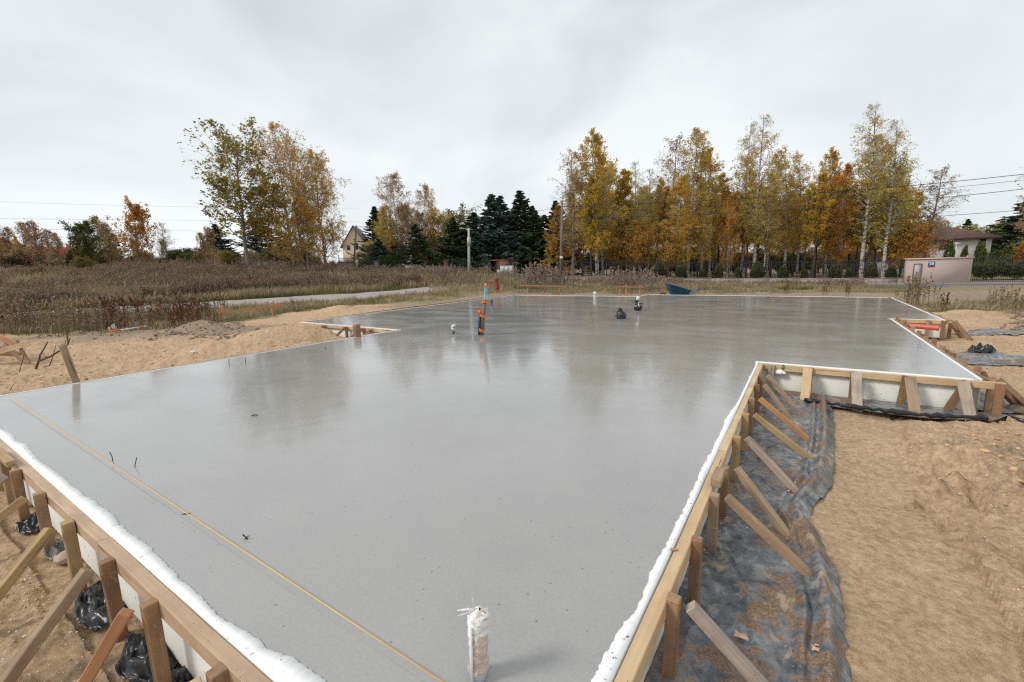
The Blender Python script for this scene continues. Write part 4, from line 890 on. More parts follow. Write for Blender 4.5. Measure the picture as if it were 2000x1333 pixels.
# profile boards
def board(label, stakes, pa, pb, t0, t1, hb=.10, mat=W_ORG, z_stake=.0, rise=None):
    """horizontal board from pixel pa to pb, held by stakes at pixel columns"""
    A_ = atd(*pa, t0); B_ = atd(*pb, t1); o = thing('profile_board', ((A_[0]+B_[0])/2, (A_[1]+B_[1])/2, tz((A_+B_)/2)), label, 'profile board')
    timber('board', A_, B_, .03, hb, mat, o)
    for k, (px, ty) in enumerate(stakes):
        f = (px-pa[0])/(pb[0]-pa[0]); q = A_+(B_-A_)*f+F3*.05; zt = atd(px, ty, t0+(t1-t0)*f)[2]; timber('stake', (q[0], q[1], tz(q)-.15), (q[0], q[1], zt), .09, .05, mat, o, up=(0, 1, 0))
    return o
board('red brown profile board on two short stakes beside the gravel path', [(432, 598), (528, 592)], (421, 613), (552, 596), 20.3, 22.6, .10)
board('orange profile board low in the weeds behind the far slab edge', [(1030, 563), (1092, 562)], (1015, 558), (1106, 560), 31, 31, .10)
board('orange profile board crossing an upright stake at the far slab edge', [(1211, 561), (1223, 556), (1250, 561)], (1200, 560.5), (1258, 561.5), 27.5, 27.5, .09)
board('faded profile board in the weeds beside the red corrugated pipe', [(905, 564), (952, 564)], (900, 566), (968, 562), 30, 31, .08, W_OLD)
o = timber('wooden_beam', atd(1963, 572, 24.5), atd(2035, 580, 24), .12, .10, W_NEW); tag(o, 'pale timber lying on the ground at the right edge of the picture', 'beam')
o = timber('wooden_plank', at(-60, 652, -.4), at(62, 643, -.4), .16, .05, W_NEW); tag(o, 'weathered plank in the grass at the far left', 'plank')
o = timber('wooden_post', at(20, 648, GZ), atd(19, 617, at(20, 648, GZ)[:2] @ FW[:2]), .14, .12, W_ORG, up=(0, 1, 0)); tag(o, 'short reddish post in the weeds at the far left', 'post')
def crate():
    b_ = at(20, 706, GZ); o = thing('wooden_trestle', b_, 'broken wooden crate frame tipped on the sand at the left edge', 'crate')
    g = lambda x, y, dt=0: atd(x, y, 11.0+dt)
    timber('plank', g(-70, 722), g(58, 709), .05, .13, W_OLD, o); timber('plank', g(-70, 706), g(57, 671, .1), .06, .13, W_NEW, o)
    timber('plank', g(33, 668, .2), g(57, 712, .06), .05, .22, W_BROWN, o, up=(1, 0, 0)); timber('plank', g(-40, 640, .9), g(36, 676, .3), .05, .16, W_ORG, o)
    timber('plank', g(-66, 660, .5), g(-20, 716, .2), .05, .2, W_BROWN, o, up=(1, 0, 0)); timber('plank', g(-60, 676, 1.3), g(40, 706, 1.2), .05, .5, W_BROWN, o)
    timber('plank', g(8, 672, .5), g(44, 706, .3), .04, .12, W_OLD, o)
crate()
mb = MB()
def br(pts, r0, r1, m):
    P = [atd(x, y, t_) for x, y, t_ in pts]; m.tube(P, np.linspace(r0, r1, len(P)), 6)
br([(70, 721, 10.4), (77, 702, 10.4), (78, 694, 10.45), (85, 683, 10.5), (93, 668, 10.5)], .022, .012, mb); br([(78, 705, 10.4), (100, 696, 10.4), (122, 682, 10.4), (133, 673, 10.4), (137, 660, 10.4)], .026, .010, mb)
br([(133, 673, 10.4), (131, 650, 10.4), (132, 632, 10.4)], .012, .005, mb); br([(86, 717, 10.3), (97, 714, 10.3), (103, 698, 10.3), (109, 675, 10.3)], .014, .006, mb); br([(118, 686, 10.4), (127, 672, 10.5), (131, 655, 10.5)], .01, .004, mb)
tag(mb.build('dead_branch', simple('dead_branch_bark', (.10, .06, .04), .9), smooth=True), 'bare forked dead branch standing in the sand left of the round stake', 'branch')
mb = MB(); br([(38, 727, 9.5), (44, 705, 9.5), (50, 681, 9.5)], .008, .004, mb); br([(127, 693, 10.6), (131, 712, 10.5)], .006, .01, mb); br([(20, 762, 7.3), (26, 752, 7.35), (30, 748, 7.35)], .005, .003, mb)
tag(mb.build('dry_twigs', simple('dry_twig_bark', (.13, .08, .05), .9), smooth=True), 'thin dry twigs poking out of the sand at the left', 'twigs')
t = thing('marker_pole', at(250, 646, -.33), 'white pole with orange ends lying on the soil bank at left', 'pole'); P = at(213, 648, -.33); Qp = at(287, 637.5, -.28)
mb = MB(); mb.tube([P+(Qp-P)*.3, P+(Qp-P)*.8], .024, 10); mb.build('tube', M_WHITE, t); mb = MB(); mb.tube([P, P+(Qp-P)*.28], .035, 10); mb.build('orange_end', M_PIPEO, t); mb = MB(); mb.tube([P+(Qp-P)*.8, P+(Qp-P)*.9], .04, 10); mb.build('orange_end', M_PIPEO, t); mb = MB(); mb.tube([P+(Qp-P)*.9, Qp], .022, 10); mb.build('tip', M_WHITE, t)
lump('plastic_bag', 221, 641, .32, .2, .16, 41, M_WRAPW, 'scrap of white film beside the marker pole', 'plastic scrap', z=-.36)
for i, (x, y, x2, y2, lb) in enumerate(((372, 687.5, 382, 686, 'short white strip on the sand, left one'), (404, 684, 436, 681.5, 'longer white strip on the sand below the heap'))):
    tag(timber('foam_strip', at(x, y, -.3), at(x2, y2, -.28), .05, .03, M_FOAM), lb, 'strip')
# leaves and scraps on the foil
M_DRYL = simple('dry_leaf', (.62, .40, .24), .8)
def scrap(px, py, sz, seed, lab, name='dry_leaf'):
    p = at(px, py, GZ+.085); r = np.random.default_rng(seed); n = 14; a = np.arange(n)*2*math.pi/n; rad = sz*(.55+.45*np.abs(np.sin(a*2.5+seed)))*r.uniform(.8, 1.1, n)
    V = [p+[0, 0, .012]]+[p+np.array([math.cos(k)*q, math.sin(k)*q*.7, .006+.02*math.sin(k*3)*sz*8]) for k, q in zip(a, rad)]; m = MB(); m.add(V, None, [(0, i+1, (i+1) % n+1) for i in range(n)]); tag(m.build(name, M_DRYL), lab, 'leaf')
scrap(1447, 1243, .045, 2, 'pale oak leaf on the foil near the closest brace'); scrap(1596, 1270, .035, 5, 'small pale leaf on the foil near its folded edge'); scrap(1595, 1262, .012, 7, 'crumb beside the small pale leaf', 'crumb')
p = at(1309, 1073, .012); o = timber('wood_chip', p, p+np.array([.035, .02, .0]), .02, .008, W_ORG); tag(o, 'orange wood chip lying on the foam edge of the right formwork', 'wood chip')
# red corrugated pipe standing in the weeds
p = place(972, 32.5); t_ = 32.5; zt = float(atd(971, 543, t_)[2]); zb = float(atd(972, 563, t_)[2])
mb = MB(); zz = np.linspace(zb-.1, zt, 30); mb.tube([(p[0]+.05*math.sin(k*.25), p[1], z_) for k, z_ in enumerate(zz)], .19+.018*np.sin(np.arange(30)*1.6), 14)
tag(mb.build('corrugated_pipe', simple('red_corrugated', (.27, .06, .04), .5), smooth=True), 'red corrugated pipe standing in the grass behind the slab', 'pipe')
#PART3
# ================================================================== FENCES, WALLS, GATE
def fz(q, o=0): return flat_z(q, o)
M_BLKM = simple('black_painted_steel', (.012, .014, .014), .5, .1, bumps=0)
M_PINKB = None
def blockmat(name, c1, c2, sc_, mortar, bw=.5, rh=.25, axis=True):
    m, nt, b = mat_new(name); v = texco(nt, 'Object'); br_ = nt.nodes.new('ShaderNodeTexBrick'); br_.inputs['Scale'].default_value = sc_; br_.inputs['Color1'].default_value = (*c1, 1); br_.inputs['Color2'].default_value = (*c2, 1)
    br_.inputs['Mortar'].default_value = (*mortar, 1); br_.inputs['Mortar Size'].default_value = .02; br_.inputs['Brick Width'].default_value = bw; br_.inputs['Row Height'].default_value = rh
    sp_ = nt.nodes.new('ShaderNodeSeparateXYZ'); nt.links.new(v, sp_.inputs[0]); cb = nt.nodes.new('ShaderNodeCombineXYZ'); nt.links.new(mathn(nt, 'ADD', sp_.outputs[0], sp_.outputs[1]), cb.inputs[0]); nt.links.new(sp_.outputs[2], cb.inputs[1]); nt.links.new(cb.outputs[0], br_.inputs[0])
    c = mixc(nt, .35, br_.outputs[0], ramp(nt, noise(nt, v, 3, 5), [(.3, tuple(x*.6 for x in c1)), (.7, c2)])); nt.links.new(c, b.inputs['Base Color']); b.inputs['Roughness'].default_value = .9
    return m
M_LOWW = blockmat('pinkish_blocks', (.36, .27, .225), (.44, .34, .29), 1.0, (.24, .18, .15), .8, .25)
M_BRICK = blockmat('red_brick', (.27, .085, .05), (.34, .13, .08), 1.0, (.22, .15, .12), .26, .08)
def fline_thing(name, q0, q1, label, cat): 
    p = fl((q0+q1)/2); return thing(name, (p[0], p[1], min(fz(q0), fz(q1))), label, cat)
# low block wall, in straight level steps
o = fline_thing('low_wall', 0, 29, 'long low wall of pinkish blocks under the black fence', 'wall'); m = MB(); qs = np.arange(-.5, 29.2, 2.4)
for i, q in enumerate(qs):
    q2 = min(q+2.4, 29.3); a = fl(q, .12); b_ = fl(q2, .12); c = fl(q2, -.12); d = fl(q, -.12); z0 = fz(q)-.5; z1 = fz((q+q2)/2)+.50
    m.add([(a[0], a[1], z0), (b_[0], b_[1], z0), (c[0], c[1], z0), (d[0], d[1], z0), (a[0], a[1], z1), (b_[0], b_[1], z1), (c[0], c[1], z1), (d[0], d[1], z1)], [(0, 3, 2, 1), (4, 5, 6, 7), (0, 1, 5, 4), (1, 2, 6, 5), (2, 3, 7, 6), (3, 0, 4, 7)])
m.build('blocks', M_LOWW, o)
m = MB()
for i, q in enumerate(qs):
    q2 = min(q+2.4, 29.3); z1 = fz((q+q2)/2)+.52; m.bar((*fl(q+.01), z1+.0), (*fl(q2-.01), z1), .30, .035)
m.build('coping', simple('coping_slabs', (.46, .38, .33), .9, .1), o)
def bar_fence(label, q0, q1, o_=0, base=.5, H=1.55, step=2.4, gap=.115):
    t_ = fline_thing('metal_fence', q0, q1, label, 'fence')
    q = q0
    while q < q1-.3:
        q2 = min(q+step, q1); zb = (fz(q, o_)+fz(q2, o_))/2+base+.03; m = MB()
        for k in np.arange(q+gap/2, q2, gap): p = fl(k, o_); m.box((p[0]-.011, p[1]-.011, zb+.04), (p[0]+.011, p[1]+.011, zb+H))
        for z_ in (.12, H-.18): m.bar((*fl(q, o_), zb+z_), (*fl(q2, o_), zb+z_), .035, .03)
        m.build('fence_panel', M_BLKM, t_)
        m = MB(); p = fl(q, o_); m.box((p[0]-.03, p[1]-.03, zb-.04), (p[0]+.03, p[1]+.03, zb+H+.05)); m.build('post', M_BLKM, t_); q += step
    return t_
bar_fence('long black bar fence standing on the low pinkish wall before the birch wood', -.4, 29.0)
# second fence further left, behind the shed
def far_fence():
    pts = [(672, 54.5), (760, 54), (850, 53.2), (960, 52)]; t_ = thing('mesh_fence', place(820, 53.5), 'dark green mesh fence left of the brick shed in front of the conifers', 'fence')
    P = [place(*p) for p in pts]; m = MB(); n = 0; Mg = simple('dark_green_steel', (.012, .03, .022), .5, .1, bumps=0)
    for a, b_ in zip(P[:-1], P[1:]):
        L_ = np.linalg.norm((b_-a)[:2]); 
        for k in np.arange(0, L_, .11): q = a+(b_-a)*k/L_; m.box((q[0]-.012, q[1]-.012, q[2]+.1), (q[0]+.012, q[1]+.012, q[2]+1.75))
        for z_ in (.2, .7, 1.2, 1.68): m.bar(a+[0, 0, z_], b_+[0, 0, z_], .02, .03)
    m.build('mesh', Mg, t_)
    for a, b_ in zip(P[:-1], P[1:]):
        L_ = np.linalg.norm((b_-a)[:2])
        for k in np.arange(0, L_, 2.5): q = a+(b_-a)*k/L_; mm = MB(); mm.box((q[0]-.035, q[1]-.035, q[2]-.1), (q[0]+.035, q[1]+.035, q[2]+1.85)); mm.build('post', Mg, t_)
far_fence()
for px, t_, ty, lb in ((837, 52.7, 511, 'red brick gate pillar beside the small spruce'), (877, 52.4, 509, 'slim red brick pillar before the unfinished brick house'), (743, 53.5, 511, 'pale concrete pillar at the left end of the clipped hedge')):
    p = place(px, t_); z1 = float(atd(px, ty, t_)[2]); o = thing('gate_pillar', p, lb, 'pillar'); m = MB(); m.box((p[0]-.2, p[1]-.2, p[2]-.3), (p[0]+.2, p[1]+.2, z1)); m.build('shaft', M_BRICK if px > 800 else M_KERB, o)
    m = MB(); m.box((p[0]-.25, p[1]-.25, z1), (p[0]+.25, p[1]+.25, z1+.07)); m.build('cap', M_KERB, o)
# gate wall with number plate
M_ROSE = simple('pale_pink_render', (.50, .385, .325), .9, .05, 1.2, bumps=.25); M_ROSEC = simple('pink_coping', (.60, .48, .42), .8, .05)
q0, q1 = 29.1, 33.25; W = .5; zb = fz(31, .9)-.35; o_front = .9
def flb(m, qa, qb, oa, ob, z0, z1):
    a = fl(qa, oa); b_ = fl(qb, oa); c = fl(qb, ob); d = fl(qa, ob); m.add([(a[0], a[1], z0), (b_[0], b_[1], z0), (c[0], c[1], z0), (d[0], d[1], z0), (a[0], a[1], z1), (b_[0], b_[1], z1), (c[0], c[1], z1), (d[0], d[1], z1)], [(0, 3, 2, 1), (4, 5, 6, 7), (0, 1, 5, 4), (1, 2, 6, 5), (2, 3, 7, 6), (3, 0, 4, 7)])
def q_at(px, o_):                           # metres along the fence line seen at pixel column px, offset o_
    best = min(np.arange(-30, 60, .02), key=lambda q: abs(colx(*fl(q, o_))[0]-px)); return float(best)
q0, q1 = q_at(1770, o_front), q_at(1893, o_front)
tw = float(fl(31, o_front) @ FW[:2]); ztop = float(atd(1830, 504.5, tw)[2])
o = thing('gate_wall', (*fl((q0+q1)/2, .65), fz(31, .65)), 'pale pink rendered wall with blue number plate and meter door', 'wall')
m = MB(); flb(m, q0, q1, .9, .3, zb, ztop-.10); m.build('wall_body', M_ROSE, o)
m = MB()
for (e, h0, h1) in ((.03, .10, .06), (.07, .06, .0), (.05, .0, -.04)): flb(m, q0-e, q1+e, .9+e, .3-e, ztop-h0, ztop-h1-.001)
m.build('coping', M_ROSEC, o)
qa, qb = q_at(1780, .92), q_at(1795, .92); M_DOORM = simple('grey_white_meter_door', (.50, .47, .43), .5, .2, 3)
zd0 = float(atd(1787, 551, tw)[2]); zd1 = float(atd(1787, 515.5, tw)[2])
m = MB(); flb(m, qa+.03, qb-.03, .925, .905, zd0, zd1-.05); dr = m.build('meter_door', M_DOORM, o)
m = MB(); flb(m, qa-.02, qa+.03, .95, .9+.002, zd0-.03, zd1); flb(m, qb-.03, qb+.02, .95, .902, zd0-.03, zd1); flb(m, qa+.03, qb-.03, .95, .902, zd1-.05, zd1); m.build('door_frame', simple('brown_frame', (.16, .11, .085), .7), o)
qa, qb = q_at(1807, .92), q_at(1820, .92); zs0 = float(atd(1813, 522, tw)[2]); zs1 = float(atd(1813, 511.5, tw)[2])
pl = MB(); flb(pl, qa, qb, .93, .905, zs0, zs1); sg = pl.build('number_plate', simple('blue_enamel', (.01, .055, .24), .3, .05, bumps=0), o)
m = MB(); flb(m, qa+.005, qb-.005, .934, .931, zs0+.005, zs0+(zs1-zs0)*.17); rs = m.build('red_strip', simple('red_enamel', (.42, .02, .02), .3, .05, bumps=0), o)
fc = bpy.data.curves.new('digits', 'FONT'); fc.body = '38'; fc.size = (zs1-zs0)*.80; fc.extrude = .002; fc.align_x = 'CENTER'; fc.align_y = 'CENTER'; fc.offset = .008
tmp = bpy.data.objects.new('tmp_text', fc); COL.objects.link(tmp); bpy.context.view_layer.update()
me = bpy.data.meshes.new_from_object(tmp.evaluated_get(bpy.context.evaluated_depsgraph_get())); bpy.data.objects.remove(tmp); me.name = 'digits'; me.materials.clear(); me.materials.append(simple('white_enamel', (.8, .8, .8), .4, .03, bumps=0))
d = bpy.data.objects.new('digits', me); COL.objects.link(d); e1 = Vector((*(LD[0]*RT[:2]+LD[1]*FW[:2]), 0)).normalized(); nn = Vector((*(LN[0]*RT[:2]+LN[1]*FW[:2]), 0)).normalized()
pc = Vector((*fl((qa+qb)/2, .937), zs0+(zs1-zs0)*.56)); d.matrix_world = Matrix(((e1.x, 0, nn.x, pc.x), (e1.y, 0, nn.y, pc.y), (0, 1, 0, pc.z), (0, 0, 0, 1)))
dl = d.location.copy(); d.parent = sg; d.location = dl-o.location-sg.location if False else dl-Vector(sg.location)-o.location
rl = rs.location.copy(); rs.parent = sg; rs.location = rl-sg.location
# gate
o = thing('sliding_gate', (*fl(q1+4, .45), fz(q1+4, .45)), 'black slatted metal gate with a gently arched top right of the pink wall', 'gate'); m = MB(); L_ = 7.5; tg_ = fl(q1+3, .45) @ FW[:2]; zg0 = fz(q1+3, .45)+.12
zt = lambda k: float(ztop-.10+.28*math.sin(min(1, k/5.2)*math.pi/2)); ks = np.arange(.08, L_, .115)
for k in ks: p = fl(q1+k, .45); m.bar((p[0], p[1], zg0), (p[0], p[1], zt(k)), .05, .025, (*LD, 0))
m.build('slats', M_BLKM, o); m = MB()
for k in np.arange(0, L_, .5): m.bar((*fl(q1+k, .45), zt(k)), (*fl(q1+k+.5, .45), zt(k+.5)), .05, .05)
for z_ in (zg0+.02, zg0+.22): m.bar((*fl(q1, .45), z_), (*fl(q1+L_, .45), z_), .045, .05)
m.bar((*fl(q1+.02, .45), zg0), (*fl(q1+.02, .45), zt(0)), .07, .07); m.bar((*fl(q1+5.1, .45), zg0-.1), (*fl(q1+5.1, .45), zt(5.1)), .08, .08); m.build('frame', M_BLKM, o)
# ================================================================== SHED, CABINETS, POLES, WIRES
def shed():
    t_ = 54.0; p = place(985, t_); W_ = 2.25; x = R3*math.cos(.35)+F3*math.sin(.35); y = -R3*math.sin(.35)+F3*math.cos(.35)
    zt_ = float(atd(985, 508, t_)[2]); o = thing('brick_shed', p, 'small red brick shed with a flat orange roof under the blue spruce', 'shed'); c = np.array([p[0], p[1], 0])
    def bx(m, x0, x1, y0, y1, z0, z1):
        V = [c+x*a+y*b_+[0, 0, z] for z in (z0, z1) for a, b_ in ((x0, y0), (x1, y0), (x1, y1), (x0, y1))]; m.add(V, [(0, 3, 2, 1), (4, 5, 6, 7), (0, 1, 5, 4), (1, 2, 6, 5), (2, 3, 7, 6), (3, 0, 4, 7)])
    m = MB(); bx(m, -.95, 1.55, -.9, .9, p[2]-.3, zt_-.09); m.build('wall', M_BRICK, o)
    m = MB(); bx(m, -1.9, 1.65, -1.05, 1.0, zt_-.09, zt_); m.build('roof', simple('orange_roof_edge', (.50, .15, .07), .6, .1), o)
    m = MB(); bx(m, -1.78, -1.70, -.95, -.87, p[2]-.2, zt_-.09); m.build('post', M_BLKM, o); m = MB(); bx(m, -1.78, -1.70, .80, .88, p[2]-.2, zt_-.09); m.build('post', M_BLKM, o)
    m = MB(); bx(m, .25, .85, -.93, -.902, p[2]+.6, zt_-.5); m.build('shade_panel', simple('opening_shade', (.02, .015, .012), .8), o)  # near-black panel on the solid wall, painting the shade inside an opening
shed()
def cabinet(px0, px1, y0, y1, t_, d, lab, step=None, name='meter_cabinet'):
    a = atd(px0, y1, t_); b_ = atd(px1, y1, t_); zt_ = atd((px0+px1)/2, y0, t_)[2]; g = tz((a+b_)/2); o = thing(name, ((a[0]+b_[0])/2, (a[1]+b_[1])/2, g), lab, 'cabinet')
    Mw = simple('chalky_white_cabinet', (.56, .57, .56), .6, .15, 2); f = F3*d
    def bx(m, fa, fb, z0, z1, off=0.0):
        p = a+(b_-a)*fa-F3*off; q = a+(b_-a)*fb-F3*off; V = [np.array([r_[0], r_[1], z]) for z in (z0, z1) for r_ in (p, q, q+f, p+f)]; m.add(V, [(0, 3, 2, 1), (4, 5, 6, 7), (0, 1, 5, 4), (1, 2, 6, 5), (2, 3, 7, 6), (3, 0, 4, 7)])
    m = MB(); s0 = .2 if step else 0
    bx(m, s0, 1, g-.2, zt_); 
    if step: bx(m, 0, s0-.002, g-.2, g+(zt_-g)*step)
    m.build('housing', Mw, o); m = MB(); bx(m, s0-.02*0, 1.02, zt_, zt_+.05, .02); m.build('lid', M_KERB, o)
    k = 3 if step else 1
    for i in range(k):
        m = MB(); u0 = s0+(1-s0)*i/k+.012; u1 = s0+(1-s0)*(i+1)/k-.012; p = a+(b_-a)*u0-F3*.012; q = a+(b_-a)*u1-F3*.012; V = [np.array([r_[0], r_[1], z]) for z in (g+.25, zt_-.08) for r_ in (p, q, q+F3*.01, p+F3*.01)]
        m.add(V, [(0, 3, 2, 1), (4, 5, 6, 7), (0, 1, 5, 4), (1, 2, 6, 5), (2, 3, 7, 6), (3, 0, 4, 7)]); m.build('cabinet_door', Mw, o)
cabinet(971, 1003.5, 519, 541, 51.5, .45, 'wide stained white cabinet in front of the brick shed', .65)
cabinet(946.5, 954.5, 520, 531, 52.5, .35, 'small white box left of the brick shed')
def pole(px_b, y_b, px_t, y_t, t_, r0, r1, mat, label, name='utility_pole', extra=None):
    b_ = place(px_b, t_); T_ = atd(px_t, y_t, t_); o = thing(name, b_, label, 'pole'); m = MB(); m.tube([b_-[0, 0, .4], T_], [r0, r1], 12); m.build('shaft', mat, o, smooth=True)
    return o, b_, T_
M_POLE = simple('grey_wooden_pole', (.20, .155, .125), .9, .3, 4); M_CONP = simple('pale_concrete_pole', (.50, .49, .46), .85, .15, 4)
o, b_, PT = pole(1097, 540, 1098, 392, 43.3, .15, .10, M_POLE, 'tall brown wooden power pole before the gold larch, carrying the wires')
M_INS = simple('porcelain', (.35, .33, .3), .3)
for y_ in (403.5, 414, 425.5, 454):
    c = atd(1098, y_, 43.3); m = MB(); m.tube([c, c+R3*.22], .02, 6); m.tube([c+R3*.22-[0, 0, .05], c+R3*.22+[0, 0, .08]], [.05, .03], 8); m.build('insulator', M_INS, o)
m = MB(); c = atd(1096.5, 503.5, 43.1); m.tube([c-[0, 0, .1], c+[0, 0, .1]], .155, 12); m.build('white_plate', M_WHITE, o)
o, b_, PW2 = pole(920, 534, 915.5, 446, 49.5, .17, .11, M_CONP, 'pale concrete pole with a small box in front of the green spruces')
c = atd(916, 471, 49.3); m = MB(); m.box((c[0]-.16, c[1]-.12, c[2]-.45), (c[0]+.16, c[1]+.12, c[2]+.35)); m.build('junction_box', M_CONP, o)
m = MB(); c = atd(916, 449, 49.5); m.bar(c-R3*.35, c+R3*.45, .06, .06); m.build('crossarm', M_CONP, o)
o, b_, PL = pole(697, 530, 696, 441, 53.5, .13, .09, M_POLE, 'dark wooden pole beside the cream gabled house')
m = MB(); c = atd(696.8, 512, 53.3); m.tube([c-[0, 0, .5], c+[0, 0, .25]], .14, 10); m.build('concrete_foot', M_CONP, o)
o, b_, PG = pole(487, 505, 483, 457, 56.5, .09, .06, simple('galvanised_pole', (.42, .45, .46), .5), 'thin pale grey pole left of the tall poplar trunk')
m = MB(); m.tube([PG, PG+R3*.9+[0, 0, .25]], .03, 6); m.tube([PG+R3*.8+[0, 0, .24], PG+R3*1.3+[0, 0, .26]], [.08, .05], 8); m.build('lamp_head', M_GREYP, o)
o = pole(1072, 540, 1073, 504, 44.6, .035, .035, M_GREYP, 'thin grey fence post left of the wooden power pole', 'fence_post')[0]
M_WIRE = simple('black_cable', (.012, .012, .013), .5, .05, bumps=0)
def cable(pts, ta, tb, r, lab):
    xs = np.array([p[0] for p in pts], float); ys = np.array([p[1] for p in pts], float); deg = min(2, len(pts)-1); cf = np.polyfit(xs, ys, deg); X = np.linspace(xs[0], xs[-1], 40)
    s0 = (xs[0]-1000)/FPX*ta; s1 = (xs[-1]-1000)/FPX*tb; P = []
    for x in X:
        k = (x-1000)/FPX; f = (k*ta-s0)/((s1-s0)-k*(tb-ta)) if abs((s1-s0)-k*(tb-ta)) > 1e-6 else 0; t_ = ta+(tb-ta)*f; P.append(atd(x, np.polyval(cf, x), t_))
    m = MB(); m.tube(P, r, 5); tag(m.build('power_cable', M_WIRE, smooth=True), lab, 'cable')
cable([(1098, 403.5), (1450, 391), (1720, 366), (2000, 340), (2180, 320)], 43.3, 31, .022, 'topmost power cable from the wooden pole to the right edge')
cable([(1098, 414), (1450, 402.5), (1720, 378), (2000, 350.5), (2180, 331)], 43.3, 31, .013, 'second power cable from the top, right of the wooden pole')
cable([(1098, 425.5), (1450, 418), (1720, 396), (2000, 368), (2180, 348)], 43.3, 31, .02, 'third power cable from the top, right of the wooden pole')
cable([(1098, 454), (1450, 445), (1720, 429), (2000, 410), (2180, 396)], 43.3, 31, .017, 'lowest thick power cable across the birch wood')
cable([(916, 448), (1000, 453), (1098, 454)], 49.5, 43.3, .014, 'cable between the pale concrete pole and the wooden pole')
cable([(696, 443), (900, 431), (1098, 405)], 53.5, 43.3, .013, 'high cable from the dark wooden pole to the power pole')
cable([(696, 444), (800, 448), (916, 449)], 53.5, 49.5, .013, 'cable between the dark wooden pole and the pale concrete pole')
cable([(-80, 391), (250, 402), (700, 407)], 62, 80, .009, 'highest thin cable in the sky at far left'); cable([(-80, 427), (300, 430), (700, 434)], 62, 80, .013, 'middle thin cable at far left'); cable([(-80, 446), (300, 451), (700, 452)], 62, 80, .013, 'lowest thin cable at far left')

# ================================================================== HOUSES
def house(label, px, t_, wid, dep, wall_h, roof_h, yaw, mwall, mroof, gable=True, wins=(), z=None, over=.4, chimney=None, name='house'):
    p = place(px, t_); 
    if z is not None: p[2] = z
    o = thing(name, p, label, 'house'); cs, sn = math.cos(yaw), math.sin(yaw); x = R3*cs+F3*sn; y = -R3*sn+F3*cs; P = lambda a, b_, c: p+x*a+y*b_+np.array([0, 0, c])
    def bx(m, x0, x1, y0, y1, z0, z1): m.add([P(a, b_, z_) for z_ in (z0, z1) for a, b_ in ((x0, y0), (x1, y0), (x1, y1), (x0, y1))], [(0, 3, 2, 1), (4, 5, 6, 7), (0, 1, 5, 4), (1, 2, 6, 5), (2, 3, 7, 6), (3, 0, 4, 7)])
    w, d = wid/2, dep/2; m = MB(); bx(m, -w, w, -d, d, -1.5, wall_h)
    if gable: m.add([P(-w, -d, wall_h), P(w, -d, wall_h), P(0, -d, wall_h+roof_h-.12), P(-w, d, wall_h), P(w, d, wall_h), P(0, d, wall_h+roof_h-.12)], None, [(0, 1, 2), (3, 5, 4)])
    m.build('wall', mwall, o); m = MB(); e = over; k = roof_h/w; th = .22
    if gable:
        for s in (-1, 1):
            V = [P(s*(w+e), -d-e, wall_h-k*e), P(s*(w+e), d+e, wall_h-k*e), P(0, d+e, wall_h+roof_h), P(0, -d-e, wall_h+roof_h)]; V += [v+np.array([0, 0, th]) for v in V]
            m.add(V, [(0, 1, 2, 3), (4, 7, 6, 5), (0, 4, 5, 1), (1, 5, 6, 2), (2, 6, 7, 3), (3, 7, 4, 0)])
    else:
        rr_ = max(.1, w-d*.9) if w > d else .1
        V = [P(-w-e, -d-e, wall_h), P(w+e, -d-e, wall_h), P(w+e, d+e, wall_h), P(-w-e, d+e, wall_h), P(-rr_, 0, wall_h+roof_h), P(rr_, 0, wall_h+roof_h)]
        V2 = [v+np.array([0, 0, -.25]) for v in V[:4]]; m.add(V+V2, [(0, 1, 5, 4), (2, 3, 4, 5), (6, 9, 8, 7), (0, 6, 7, 1), (1, 7, 8, 2), (2, 8, 9, 3), (3, 9, 6, 0)], [(1, 2, 5), (3, 0, 4)])
    rf = m.build('roof', mroof, o)
    if chimney: m = MB(); bx(m, chimney[0]-.35, chimney[0]+.35, chimney[1]-.35, chimney[1]+.35, wall_h+roof_h*.2, wall_h+roof_h+.9); ch = m.build('chimney', M_BRICK, rf, origin=o.location); ch.location = (0, 0, 0)
    for (a, b0, ww, hh) in wins:
        m = MB(); bx(m, a-ww/2-.07, a+ww/2+.07, -d-.06, -d-.003, b0-.07, b0+hh+.07); wf = m.build('window', M_WHITE, o); m = MB(); bx(m, a-ww/2, a+ww/2, -d-.07, -d-.062, b0, b0+hh); pn = m.build('pane', M_GLASS, wf, origin=o.location); pn.location = (0, 0, 0)
    return o
M_GLASS = simple('dark_glass', (.03, .035, .04), .08, .1, bumps=0)
def tiles(name, c):
    m, nt, b = mat_new(name); v = texco(nt); w_ = N(nt, 'ShaderNodeTexWave', bands_direction='Z'); w_.inputs['Scale'].default_value = 3; w_.inputs['Distortion'].default_value = .3; nt.links.new(v, w_.inputs[0])
    cc = mixc(nt, .5, ramp(nt, w_.outputs[0], [(.1, tuple(x*.45 for x in c)), (.4, c)]), ramp(nt, noise(nt, v, 4, 4), [(.3, tuple(x*.6 for x in c)), (.7, tuple(x*1.3 for x in c))])); nt.links.new(cc, b.inputs['Base Color']); b.inputs['Roughness'].default_value = .8; return m
M_CREAM = simple('cream_render', (.62, .52, .36), .9, .06); M_WHR = simple('white_render', (.56, .54, .50), .9, .08); M_GRT = tiles('grey_tiles', (.11, .11, .125)); M_RDT = tiles('red_tiles', (.40, .075, .05)); M_BRT = tiles('brown_tiles', (.12, .062, .05))
def zat(px, y, t_): return float(atd(px, y, t_)[2])
t_ = 105.0; z0 = zat(707, 505, t_)
